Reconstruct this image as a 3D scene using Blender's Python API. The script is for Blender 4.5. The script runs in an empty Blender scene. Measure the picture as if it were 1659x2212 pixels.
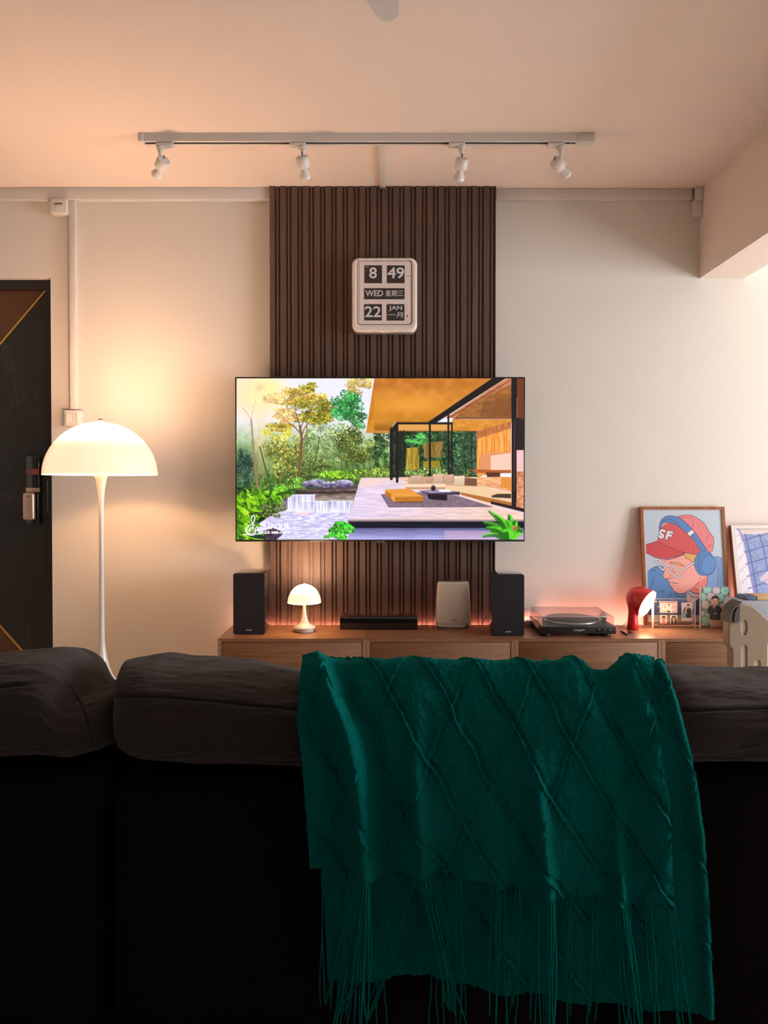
import bpy, bmesh, math, random
import numpy as np
from mathutils import Vector, Matrix
random.seed(7)
rng = np.random.default_rng(11)
S = bpy.context.scene
COL = S.collection
PI = math.pi

# ------------------------------------------------------------------ camera
F = 1600.0; CX = 842.0; CY = 1072.0; CAMZ = 1.05; PITCH = math.radians(0.8)
cam_d = bpy.data.cameras.new('camera'); cam = bpy.data.objects.new('camera', cam_d); COL.objects.link(cam)
cam.location = (0, 0, CAMZ); cam.rotation_euler = (PI / 2 - PITCH, 0, 0)
cam_d.sensor_fit = 'HORIZONTAL'; cam_d.sensor_width = 36.0; cam_d.lens = F / 1659 * 36.0
cam_d.shift_x = (829.5 - CX) / 1659; cam_d.shift_y = (CY - 1106.0) / 1659
cam_d.clip_start = 0.05; cam_d.clip_end = 60
S.camera = cam
S.view_settings.view_transform = 'Standard'; S.view_settings.look = 'None'
S.view_settings.exposure = 0.0; S.view_settings.gamma = 1.0; S.view_settings.use_curve_mapping = False
S.cycles.use_denoising = True
S.cycles.max_bounces = 8; S.cycles.diffuse_bounces = 4; S.cycles.glossy_bounces = 3
S.cycles.transmission_bounces = 6; S.cycles.transparent_max_bounces = 12
S.cycles.caustics_reflective = False; S.cycles.caustics_refractive = False
S.cycles.sample_clamp_indirect = 6.0

# ------------------------------------------------------------------ world + daylight
wd = bpy.data.worlds.new('world'); S.world = wd; wd.use_nodes = True
bg = wd.node_tree.nodes['Background']; bg.inputs[0].default_value = (0.55, 0.66, 0.85, 1); bg.inputs[1].default_value = 0.35
def area(name, loc, rot, sx, sy, power, col):
    l = bpy.data.lights.new(name, 'AREA'); l.shape = 'RECTANGLE'; l.size = sx; l.size_y = sy
    l.energy = power; l.color = col
    o = bpy.data.objects.new(name, l); o.location = loc; o.rotation_euler = rot; COL.objects.link(o); return o
def point(name, loc, power, col, r=0.03):
    l = bpy.data.lights.new(name, 'POINT'); l.energy = power; l.color = col; l.shadow_soft_size = r
    o = bpy.data.objects.new(name, l); o.location = loc; COL.objects.link(o); return o
# daylight coming in through the window in the right wall
area('daylight', (4.90, 1.9, 1.12), (0, PI / 2, 0), 2.0, 1.9, 225, (0.97, 0.965, 1.0))
LAMP_COL = (1.0, 0.53, 0.24)

# ------------------------------------------------------------------ pixel helpers (1659x2212 frame)
cP, sP = math.cos(PITCH), math.sin(PITCH)
def W(px, py, Y):
    x = (px - CX) / F; v = -(py - CY) / F
    dy = cP + v * sP; dz = v * cP - sP
    t = Y / dy
    return (x * t, Y, CAMZ + dz * t)
def proj(X, Y, Z):
    h = Z - CAMZ
    d = Y * cP - h * sP
    return CX + F * X / d, CY - F * (Y * sP + h * cP) / d
def XA(px, Y): return W(px, 1060, Y)[0]
def ZA(py, Y): return W(CX, py, Y)[2]

# ------------------------------------------------------------------ noise
def vnoise(x, y, seed=0):
    r = np.random.default_rng(seed).random((64, 64))
    x = np.asarray(x, float); y = np.asarray(y, float)
    xi = np.floor(x).astype(int); yi = np.floor(y).astype(int)
    fx = x - xi; fy = y - yi
    fx = fx * fx * (3 - 2 * fx); fy = fy * fy * (3 - 2 * fy)
    a = r[xi % 64, yi % 64]; b = r[(xi + 1) % 64, yi % 64]; c = r[xi % 64, (yi + 1) % 64]; d = r[(xi + 1) % 64, (yi + 1) % 64]
    return (a * (1 - fx) + b * fx) * (1 - fy) + (c * (1 - fx) + d * fx) * fy - 0.5
def fbm(x, y, seed=0, o=4):
    s = 0; a = 1.0
    for k in range(o):
        s = s + a * vnoise(x * 2 ** k, y * 2 ** k, seed + k); a *= 0.5
    return s

# ------------------------------------------------------------------ materials
def srgb(c):
    c = np.asarray(c, float) / 255.0
    return np.where(c <= 0.04045, c / 12.92, ((c + 0.055) / 1.055) ** 2.4)
def C3(r, g, b): return tuple(srgb((r, g, b)))
def newmat(name):
    m = bpy.data.materials.new(name); m.use_nodes = True
    nt = m.node_tree; b = nt.nodes['Principled BSDF']; return m, nt, b
def pbr(name, col, rough=0.5, metal=0.0, bump=0.0, bscale=60, var=0.0, vscale=6, coat=0.0, sheen=0.0, stretch=(1, 1, 1)):
    m, nt, b = newmat(name)
    b.inputs['Base Color'].default_value = (*col, 1); b.inputs['Roughness'].default_value = rough
    b.inputs['Metallic'].default_value = metal
    if coat: b.inputs['Coat Weight'].default_value = coat; b.inputs['Coat Roughness'].default_value = 0.05
    if sheen: b.inputs['Sheen Weight'].default_value = sheen; b.inputs['Sheen Roughness'].default_value = 0.4
    tc = nt.nodes.new('ShaderNodeTexCoord'); mp = nt.nodes.new('ShaderNodeMapping')
    mp.inputs['Scale'].default_value = stretch
    nt.links.new(tc.outputs['Object'], mp.inputs[0])
    if var:
        n = nt.nodes.new('ShaderNodeTexNoise'); n.inputs['Scale'].default_value = vscale; n.inputs['Detail'].default_value = 5
        nt.links.new(mp.outputs[0], n.inputs[0])
        r = nt.nodes.new('ShaderNodeValToRGB')
        r.color_ramp.elements[0].position = 0.3; r.color_ramp.elements[1].position = 0.7
        r.color_ramp.elements[0].color = (*[c * (1 - var) for c in col], 1)
        r.color_ramp.elements[1].color = (*[min(1, c * (1 + var)) for c in col], 1)
        nt.links.new(n.outputs[0], r.inputs[0]); nt.links.new(r.outputs[0], b.inputs['Base Color'])
    if bump:
        n2 = nt.nodes.new('ShaderNodeTexNoise'); n2.inputs['Scale'].default_value = bscale; n2.inputs['Detail'].default_value = 4
        nt.links.new(mp.outputs[0], n2.inputs[0])
        bp = nt.nodes.new('ShaderNodeBump'); bp.inputs['Strength'].default_value = bump; bp.inputs['Distance'].default_value = 0.01
        nt.links.new(n2.outputs[0], bp.inputs['Height']); nt.links.new(bp.outputs[0], b.inputs['Normal'])
    return m
def emis(name, col, strength):
    m, nt, b = newmat(name)
    b.inputs['Base Color'].default_value = (*[min(1, c) for c in col], 1)
    b.inputs['Emission Color'].default_value = (*col, 1); b.inputs['Emission Strength'].default_value = strength
    b.inputs['Roughness'].default_value = 0.3
    return m
def wood(name, dark, light, scale=(2.0, 14, 40), rough=0.4, bump=0.15):
    m, nt, b = newmat(name)
    tc = nt.nodes.new('ShaderNodeTexCoord'); mp = nt.nodes.new('ShaderNodeMapping'); mp.inputs['Scale'].default_value = scale
    nt.links.new(tc.outputs['Object'], mp.inputs[0])
    n = nt.nodes.new('ShaderNodeTexNoise'); n.inputs['Scale'].default_value = 1.0; n.inputs['Detail'].default_value = 8
    n.inputs['Roughness'].default_value = 0.65; n.inputs['Distortion'].default_value = 0.9
    nt.links.new(mp.outputs[0], n.inputs[0])
    n2 = nt.nodes.new('ShaderNodeTexNoise'); n2.inputs['Scale'].default_value = 6.0; n2.inputs['Detail'].default_value = 4
    nt.links.new(mp.outputs[0], n2.inputs[0])
    mx = nt.nodes.new('ShaderNodeMath'); mx.operation = 'MULTIPLY_ADD'; mx.inputs[1].default_value = 0.35
    nt.links.new(n2.outputs[0], mx.inputs[0]); nt.links.new(n.outputs[0], mx.inputs[2])
    r = nt.nodes.new('ShaderNodeValToRGB'); e = r.color_ramp.elements
    e[0].position = 0.45; e[0].color = (*dark, 1); e[1].position = 0.85; e[1].color = (*light, 1)
    nt.links.new(mx.outputs[0], r.inputs[0]); nt.links.new(r.outputs[0], b.inputs['Base Color'])
    bp = nt.nodes.new('ShaderNodeBump'); bp.inputs['Strength'].default_value = bump; bp.inputs['Distance'].default_value = 0.003
    nt.links.new(mx.outputs[0], bp.inputs['Height']); nt.links.new(bp.outputs[0], b.inputs['Normal'])
    b.inputs['Roughness'].default_value = rough; b.inputs['Specular IOR Level'].default_value = 0.3
    return m
def weave(name, col, scale, var, bump, sheen=0.3, rough=0.95):
    m, nt, b = newmat(name)
    tc = nt.nodes.new('ShaderNodeTexCoord')
    outs = []
    for st in ((1, 1, 6), (6, 1, 1)):
        mp = nt.nodes.new('ShaderNodeMapping'); mp.inputs['Scale'].default_value = st
        nt.links.new(tc.outputs['Object'], mp.inputs[0])
        n = nt.nodes.new('ShaderNodeTexNoise'); n.inputs['Scale'].default_value = scale; n.inputs['Detail'].default_value = 3
        nt.links.new(mp.outputs[0], n.inputs[0]); outs.append(n)
    ad = nt.nodes.new('ShaderNodeMath'); ad.operation = 'ADD'
    nt.links.new(outs[0].outputs[0], ad.inputs[0]); nt.links.new(outs[1].outputs[0], ad.inputs[1])
    r = nt.nodes.new('ShaderNodeMapRange'); r.inputs[1].default_value = 0.7; r.inputs[2].default_value = 1.3
    r.inputs[3].default_value = 0.0; r.inputs[4].default_value = 1.0
    nt.links.new(ad.outputs[0], r.inputs[0])
    mx = nt.nodes.new('ShaderNodeMix'); mx.data_type = 'RGBA'
    mx.inputs[6].default_value = (*[c * (1 - var) for c in col], 1); mx.inputs[7].default_value = (*[c * (1 + var) for c in col], 1)
    nt.links.new(r.outputs[0], mx.inputs[0]); nt.links.new(mx.outputs[2], b.inputs['Base Color'])
    bp = nt.nodes.new('ShaderNodeBump'); bp.inputs['Strength'].default_value = bump; bp.inputs['Distance'].default_value = 0.002
    nt.links.new(ad.outputs[0], bp.inputs['Height']); nt.links.new(bp.outputs[0], b.inputs['Normal'])
    b.inputs['Roughness'].default_value = rough; b.inputs['Sheen Weight'].default_value = sheen
    b.inputs['Specular IOR Level'].default_value = 0.04
    return m
def marble(name):
    m, nt, b = newmat(name)
    tc = nt.nodes.new('ShaderNodeTexCoord')
    n = nt.nodes.new('ShaderNodeTexNoise'); n.inputs['Scale'].default_value = 2.2; n.inputs['Detail'].default_value = 9; n.inputs['Distortion'].default_value = 1.6
    nt.links.new(tc.outputs['Object'], n.inputs[0])
    r = nt.nodes.new('ShaderNodeValToRGB'); e = r.color_ramp.elements
    e[0].position = 0.0; e[0].color = (0.010, 0.010, 0.009, 1)
    e[1].position = 1.0; e[1].color = (0.012, 0.012, 0.011, 1)
    a = e.new(0.495); a.color = (0.012, 0.012, 0.011, 1)
    a = e.new(0.505); a.color = (0.028, 0.028, 0.027, 1)
    a = e.new(0.52); a.color = (0.013, 0.014, 0.013, 1)
    nt.links.new(n.outputs[0], r.inputs[0]); nt.links.new(r.outputs[0], b.inputs['Base Color'])
    b.inputs['Roughness'].default_value = 0.35
    return m
def vcol(name, emit=0.0, rough=0.4, coat=0.0):
    m, nt, b = newmat(name)
    a = nt.nodes.new('ShaderNodeAttribute'); a.attribute_name = 'paint'
    if emit:
        b.inputs['Base Color'].default_value = (0.01, 0.01, 0.01, 1)
        nt.links.new(a.outputs['Color'], b.inputs['Emission Color']); b.inputs['Emission Strength'].default_value = emit
    else:
        nt.links.new(a.outputs['Color'], b.inputs['Base Color'])
    b.inputs['Roughness'].default_value = rough
    if coat: b.inputs['Coat Weight'].default_value = coat; b.inputs['Coat Roughness'].default_value = 0.03
    return m
def clear(name, alpha=0.12, tint=(0.95, 0.95, 0.97), rough=0.03):
    m, nt, b = newmat(name)
    out = nt.nodes['Material Output']
    tr = nt.nodes.new('ShaderNodeBsdfTransparent'); tr.inputs[0].default_value = (*tint, 1)
    gl = nt.nodes.new('ShaderNodeBsdfGlossy'); gl.inputs['Roughness'].default_value = rough
    df = nt.nodes.new('ShaderNodeBsdfDiffuse'); df.inputs[0].default_value = (0.8, 0.8, 0.82, 1)
    lw = nt.nodes.new('ShaderNodeLayerWeight'); lw.inputs[0].default_value = 0.5
    pw = nt.nodes.new('ShaderNodeMath'); pw.operation = 'POWER'; pw.inputs[1].default_value = 5.0; nt.links.new(lw.outputs['Facing'], pw.inputs[0])
    fr = nt.nodes.new('ShaderNodeMath'); fr.operation = 'MULTIPLY_ADD'; fr.inputs[1].default_value = 0.6; fr.inputs[2].default_value = 0.03; nt.links.new(pw.outputs[0], fr.inputs[0])
    m1 = nt.nodes.new('ShaderNodeMixShader'); m1.inputs[0].default_value = alpha
    nt.links.new(tr.outputs[0], m1.inputs[1]); nt.links.new(df.outputs[0], m1.inputs[2])
    m2 = nt.nodes.new('ShaderNodeMixShader')
    nt.links.new(fr.outputs[0], m2.inputs[0]); nt.links.new(m1.outputs[0], m2.inputs[1]); nt.links.new(gl.outputs[0], m2.inputs[2])
    nt.links.new(m2.outputs[0], out.inputs[0])
    return m

M = {}
M['wall'] = pbr('wall_paint', (0.77, 0.725, 0.655), 0.85, bump=0.05, bscale=140)
M['ceil'] = pbr('ceiling_paint', (0.84, 0.725, 0.64), 0.9, bump=0.06, bscale=160)
M['dark_wall'] = pbr('dark_wall_light_cut', (0.24, 0.22, 0.20), 0.9, var=0.1)  # dark colour set on unseen rear walls to cut light reaching the sofa back
M['trunk'] = pbr('white_trunking_plastic', (0.72, 0.68, 0.63), 0.45, var=0.02)
M['floor'] = pbr('pale_floor_tile', (0.62, 0.54, 0.47), 0.4, var=0.05, vscale=3)
M['walnut'] = wood('walnut_front', C3(112, 80, 57), C3(144, 108, 80), (1.6, 12, 30), rough=0.6)
M['walnut_top'] = wood('walnut_top', C3(116, 80, 60), C3(152, 112, 86), (2.2, 30, 14), rough=0.33)
M['walnut_body'] = wood('walnut_body', C3(138, 106, 82), C3(168, 134, 106), (2.2, 14, 60))
M['slat'] = wood('dark_slat_wood', C3(86, 68, 58), C3(106, 85, 73), (50, 50, 2.5), rough=0.5, bump=0.08)
M['black'] = pbr('black_plastic', (0.012, 0.012, 0.013), 0.35, bump=0.02)
M['grille'] = pbr('black_speaker_cloth', (0.012, 0.012, 0.016), 0.9, bump=0.35, bscale=900, var=0.2, vscale=500)
M['gloss'] = pbr('gloss_black', (0.006, 0.006, 0.007), 0.06, coat=1.0, var=0.05)
M['smoke'] = pbr('smoky_black_top', (0.03, 0.022, 0.02), 0.12, coat=1.0, var=0.05)
M['white'] = pbr('white_plastic', (0.78, 0.74, 0.69), 0.3, var=0.02)
M['clockcase'] = pbr('cream_clock_plastic', (0.88, 0.80, 0.74), 0.28, coat=0.3, var=0.01)
M['clockface'] = pbr('clock_face_plate', (0.86, 0.75, 0.69), 0.5, var=0.01)
M['flap'] = pbr('clock_flap_black', (0.035, 0.03, 0.032), 0.5, var=0.1)
M['digit'] = pbr('clock_print_white', (0.75, 0.75, 0.75), 0.5, var=0.02)
M['ink'] = pbr('dark_print', (0.03, 0.025, 0.025), 0.5, var=0.02)
M['metal'] = pbr('brushed_metal', (0.6, 0.58, 0.56), 0.25, metal=1.0, var=0.05)
M['bronze'] = pbr('champagne_metal', (0.62, 0.45, 0.34), 0.35, metal=0.7, var=0.05)
M['gold'] = pbr('gold_strip', (0.75, 0.48, 0.12), 0.3, metal=0.8, var=0.05)
M['door_brown'] = pbr('bronze_door_panel', (0.085, 0.034, 0.010), 0.5, bump=0.05, bscale=300, var=0.1)
M['marble'] = marble('black_marble_laminate')
M['doorframe'] = pbr('black_door_frame', (0.013, 0.011, 0.011), 0.4, var=0.1)
M['lampwhite'] = pbr('glossy_white_metal', (0.82, 0.78, 0.74), 0.15, coat=0.6, var=0.01)
M['router'] = pbr('matte_white_router', (0.84, 0.80, 0.74), 0.45, var=0.02)
M['silver'] = pbr('silver_base', (0.45, 0.42, 0.40), 0.35, metal=0.6, var=0.05)
M['red'] = pbr('glossy_red_lamp', (0.70, 0.012, 0.012), 0.28, coat=0.5, var=0.05)
M['frame'] = wood('oak_picture_frame', C3(120, 72, 44), C3(170, 112, 72), (30, 30, 4), rough=0.4)
M['framewhite'] = pbr('white_frame_face', (0.72, 0.68, 0.64), 0.4, var=0.02)
M['beige'] = pbr('beige_moulded_plastic', (0.27, 0.21, 0.14), 0.5, bump=0.04, bscale=200)
M['hole_pale'] = pbr('pale_hole_backing', (0.88, 0.84, 0.72), 0.45, var=0.02)  # light inside the playpen holes put into a pale colour
M['strap'] = pbr('charcoal_strap', (0.07, 0.06, 0.058), 0.7, bump=0.2, bscale=500)
M['greyfab'] = pbr('grey_blue_fabric', (0.30, 0.33, 0.38), 0.8, bump=0.2, bscale=500)
M['tan'] = pbr('tan_card', (0.62, 0.42, 0.20), 0.7, var=0.05)
M['navy'] = pbr('navy_cloth', (0.07, 0.11, 0.20), 0.8, var=0.2)
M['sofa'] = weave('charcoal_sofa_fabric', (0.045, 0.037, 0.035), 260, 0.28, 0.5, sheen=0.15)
M['sofa_shaded'] = weave('charcoal_sofa_fabric_shaded', (0.008, 0.007, 0.0065), 260, 0.25, 0.4, sheen=0.0)  # same charcoal fabric, colour darkened to stand for shade behind the sofa
M['throw'] = weave('teal_wool', (0.0004, 0.17, 0.155), 240, 0.45, 0.9, sheen=0.0)
M['fuzz'] = pbr('teal_wool_fibre_lit', (0.001, 0.46, 0.42), 1.0, var=0.2, vscale=80)  # coloured lighter than the wool to imitate light catching the fibres
M['fuzz'].node_tree.nodes['Principled BSDF'].inputs['Specular IOR Level'].default_value = 0.0
M['tassel'] = pbr('teal_wool_tassel', (0.0005, 0.15, 0.135), 1.0, var=0.2, vscale=80)
M['tassel'].node_tree.nodes['Principled BSDF'].inputs['Specular IOR Level'].default_value = 0.0
M['clear'] = clear('clear_acrylic', 0.01, (1.0, 1.0, 1.0))
M['clear_edge'] = clear('frosted_acrylic_edge', 0.55)
M['cover'] = clear('smoked_dust_cover', 0.055, (0.94, 0.93, 0.93))
M['paper'] = pbr('photo_paper', (0.8, 0.75, 0.7), 0.5, var=0.01)
M['fan'] = pbr('fan_blade_white', (0.62, 0.60, 0.57), 0.4, var=0.02)

# ------------------------------------------------------------------ mesh builder
class MB:
    def __init__(s): s.v = []; s.f = []; s.sm = []
    def add(s, vs, fs, smooth=False):
        o = len(s.v); s.v += [tuple(v) for v in vs]; s.f += [tuple(i + o for i in f) for f in fs]; s.sm += [smooth] * len(fs); return s
    def box(s, x0, x1, y0, y1, z0, z1):
        v = [(x0, y0, z0), (x1, y0, z0), (x1, y1, z0), (x0, y1, z0), (x0, y0, z1), (x1, y0, z1), (x1, y1, z1), (x0, y1, z1)]
        return s.add(v, [(0, 3, 2, 1), (4, 5, 6, 7), (0, 1, 5, 4), (1, 2, 6, 5), (2, 3, 7, 6), (3, 0, 4, 7)])
    def bbox(s, x0, x1, y0, y1, z0, z1, r=0.005, seg=3):
        bm = bmesh.new(); bmesh.ops.create_cube(bm, size=1)
        for v in bm.verts: v.co = Vector(((x0 + x1) / 2 + v.co.x * (x1 - x0), (y0 + y1) / 2 + v.co.y * (y1 - y0), (z0 + z1) / 2 + v.co.z * (z1 - z0)))
        bmesh.ops.bevel(bm, geom=bm.edges[:] + bm.verts[:], offset=r, segments=seg, affect='EDGES', profile=0.5)
        bm.verts.index_update()
        s.add([v.co[:] for v in bm.verts], [[v.index for v in f.verts] for f in bm.faces], True); bm.free(); return s
    def prism(s, pts, y0, y1, smooth=False):      # pts list of (x,z), clockwise or not; extruded in y
        n = len(pts)
        a = sum(pts[i][0] * pts[(i + 1) % n][1] - pts[(i + 1) % n][0] * pts[i][1] for i in range(n))
        if a < 0: pts = pts[::-1]
        v = [(x, y0, z) for x, z in pts] + [(x, y1, z) for x, z in pts]
        f = [tuple(range(n)), tuple(range(2 * n - 1, n - 1, -1))] + [(i + n, (i + 1) % n + n, (i + 1) % n, i)[::1] for i in range(n)]
        return s.add(v, f, smooth)
    def rings(s, rings, cap0=True, cap1=True, smooth=True, closed=True):
        n = len(rings[0]); o = len(s.v)
        for r in rings: s.v += [tuple(p) for p in r]
        for k in range(len(rings) - 1):
            for i in range(n if closed else n - 1):
                j = (i + 1) % n
                s.f.append((o + k * n + i, o + k * n + j, o + (k + 1) * n + j, o + (k + 1) * n + i)); s.sm.append(smooth)
        if cap0: s.f.append(tuple(o + i for i in range(n))[::-1]); s.sm.append(False)
        if cap1: s.f.append(tuple(o + (len(rings) - 1) * n + i for i in range(n))); s.sm.append(False)
        return s
    def lathe(s, prof, c, axis=(0, 0, 1), n=48, caps=True):  # prof (r, t) along axis
        ax = Vector(axis).normalized(); u = ax.orthogonal().normalized(); w = ax.cross(u); c = Vector(c)
        rings = []
        for r, t in prof:
            rings.append([c + ax * t + (u * math.cos(2 * PI * i / n) + w * math.sin(2 * PI * i / n)) * max(r, 1e-5) for i in range(n)])
        return s.rings(rings, caps, caps)
    def tube(s, pts, r, n=8):
        pts = [Vector(p) for p in pts]; rings = []
        rr = r if isinstance(r, (list, tuple)) else [r] * len(pts)
        prev = None
        for i, p in enumerate(pts):
            t = (pts[min(i + 1, len(pts) - 1)] - pts[max(i - 1, 0)]).normalized()
            if prev is None: u = t.orthogonal().normalized()
            else:
                u = prev - t * prev.dot(t)
                u = u.normalized() if u.length > 1e-6 else t.orthogonal().normalized()
            prev = u; w = t.cross(u)
            rings.append([p + (u * math.cos(2 * PI * k / n) + w * math.sin(2 * PI * k / n)) * rr[i] for k in range(n)])
        return s.rings(rings)
def rootloc(p):
    while p is not None and p.parent is not None: p = p.parent
    return Vector(p.location) if p is not None else Vector((0, 0, 0))
def put(name, mb, mat, parent=None, loc=None, label=None):
    me = bpy.data.meshes.new(name)
    off = rootloc(parent) if parent else (Vector(loc) if loc is not None else Vector((0, 0, 0)))
    me.from_pydata([(v[0] - off.x, v[1] - off.y, v[2] - off.z) for v in mb.v], [], mb.f)
    me.polygons.foreach_set('use_smooth', mb.sm); me.update()
    bm = bmesh.new(); bm.from_mesh(me); bmesh.ops.recalc_face_normals(bm, faces=bm.faces[:]); bm.to_mesh(me); bm.free()
    me.materials.append(M[mat] if isinstance(mat, str) else mat)
    o = bpy.data.objects.new(name, me); COL.objects.link(o)
    if parent: o.parent = parent
    elif loc is not None: o.location = off
    if label: o['label'] = label
    return o
def sharp(o, ang=35):
    me = o.data; bm = bmesh.new(); bm.from_mesh(me)
    for e in bm.edges:
        if len(e.link_faces) == 2 and e.calc_face_angle(0) > math.radians(ang): e.smooth = False
    bm.to_mesh(me); bm.free(); return o
def thing(name, label, cat, loc, group=None):
    o = bpy.data.objects.new(name, None); COL.objects.link(o); o.location = loc; o.empty_display_size = 0.05
    return tag(o, label, cat, group)
def tag(o, label, cat, group=None):
    o['label'] = label; o['category'] = cat
    if group: o['group'] = group
    return o
def struct(name, mb, mat, label=None):
    o = put(name, mb, mat); o['kind'] = 'structure'
    if label: o['label'] = label
    return o
def rrect(x0, x1, z0, z1, r, n=8):
    out = []
    for cx, cz, a0 in ((x1 - r, z1 - r, 0), (x0 + r, z1 - r, 90), (x0 + r, z0 + r, 180), (x1 - r, z0 + r, 270)):
        for k in range(n + 1):
            a = math.radians(a0 + 90 * k / n); out.append((cx + r * math.cos(a), cz + r * math.sin(a)))
    return out
def grid_obj(name, V, mat, parent=None, paint=None, smooth=True, thick=False, closed_u=False):
    H_, W_, _ = V.shape
    off = rootloc(parent) if parent else Vector((0, 0, 0))
    P = (V - np.array(off[:])).reshape(-1, 3).astype(np.float32)
    me = bpy.data.meshes.new(name)
    me.vertices.add(len(P)); me.vertices.foreach_set('co', P.ravel())
    wi = W_ if closed_u else W_ - 1
    jj, ii = np.meshgrid(np.arange(H_ - 1), np.arange(wi), indexing='ij')
    i2 = (ii + 1) % W_
    a = jj * W_ + ii; b = jj * W_ + i2; c = (jj + 1) * W_ + i2; d = (jj + 1) * W_ + ii
    q = np.stack([a, d, c, b], -1).reshape(-1)
    nf = len(q) // 4
    me.loops.add(nf * 4); me.loops.foreach_set('vertex_index', q.astype(np.int32))
    me.polygons.add(nf); me.polygons.foreach_set('loop_start', (np.arange(nf) * 4).astype(np.int32))
    me.polygons.foreach_set('use_smooth', np.full(nf, smooth))
    me.update(calc_edges=True)
    if paint is not None:
        at = me.color_attributes.new('paint', 'FLOAT_COLOR', 'POINT')
        at.data.foreach_set('color', np.concatenate([paint.reshape(-1, 3), np.ones((H_ * W_, 1))], 1).astype(np.float32).ravel())
    me.materials.append(M[mat] if isinstance(mat, str) else mat)
    o = bpy.data.objects.new(name, me); COL.objects.link(o)
    if parent: o.parent = parent
    return o
def text_mb(s, box, Y, bold=0.0, depth=0.0008, mapf=None):
    cu = bpy.data.curves.new('t', 'FONT'); cu.body = s; cu.offset = bold; cu.resolution_u = 4
    ob = bpy.data.objects.new('t', cu); COL.objects.link(ob)
    bpy.context.view_layer.update()
    me = bpy.data.meshes.new_from_object(ob.evaluated_get(bpy.context.evaluated_depsgraph_get()))
    vs = np.array([v.co[:] for v in me.vertices]); fs = [tuple(p.vertices) for p in me.polygons]
    bpy.data.objects.remove(ob); bpy.data.curves.remove(cu); bpy.data.meshes.remove(me)
    mn = vs.min(0); mx = vs.max(0)
    x0, y0, x1, y1 = box
    mb = MB(); out = []
    for v in vs:
        fx = (v[0] - mn[0]) / (mx[0] - mn[0]); fz = (v[1] - mn[1]) / (mx[1] - mn[1])
        px = x0 + fx * (x1 - x0); py = y1 + fz * (y0 - y1)
        out.append(mapf(px, py) if mapf else W(px, py, Y))
    mb.add(out, fs)
    return mb

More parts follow.
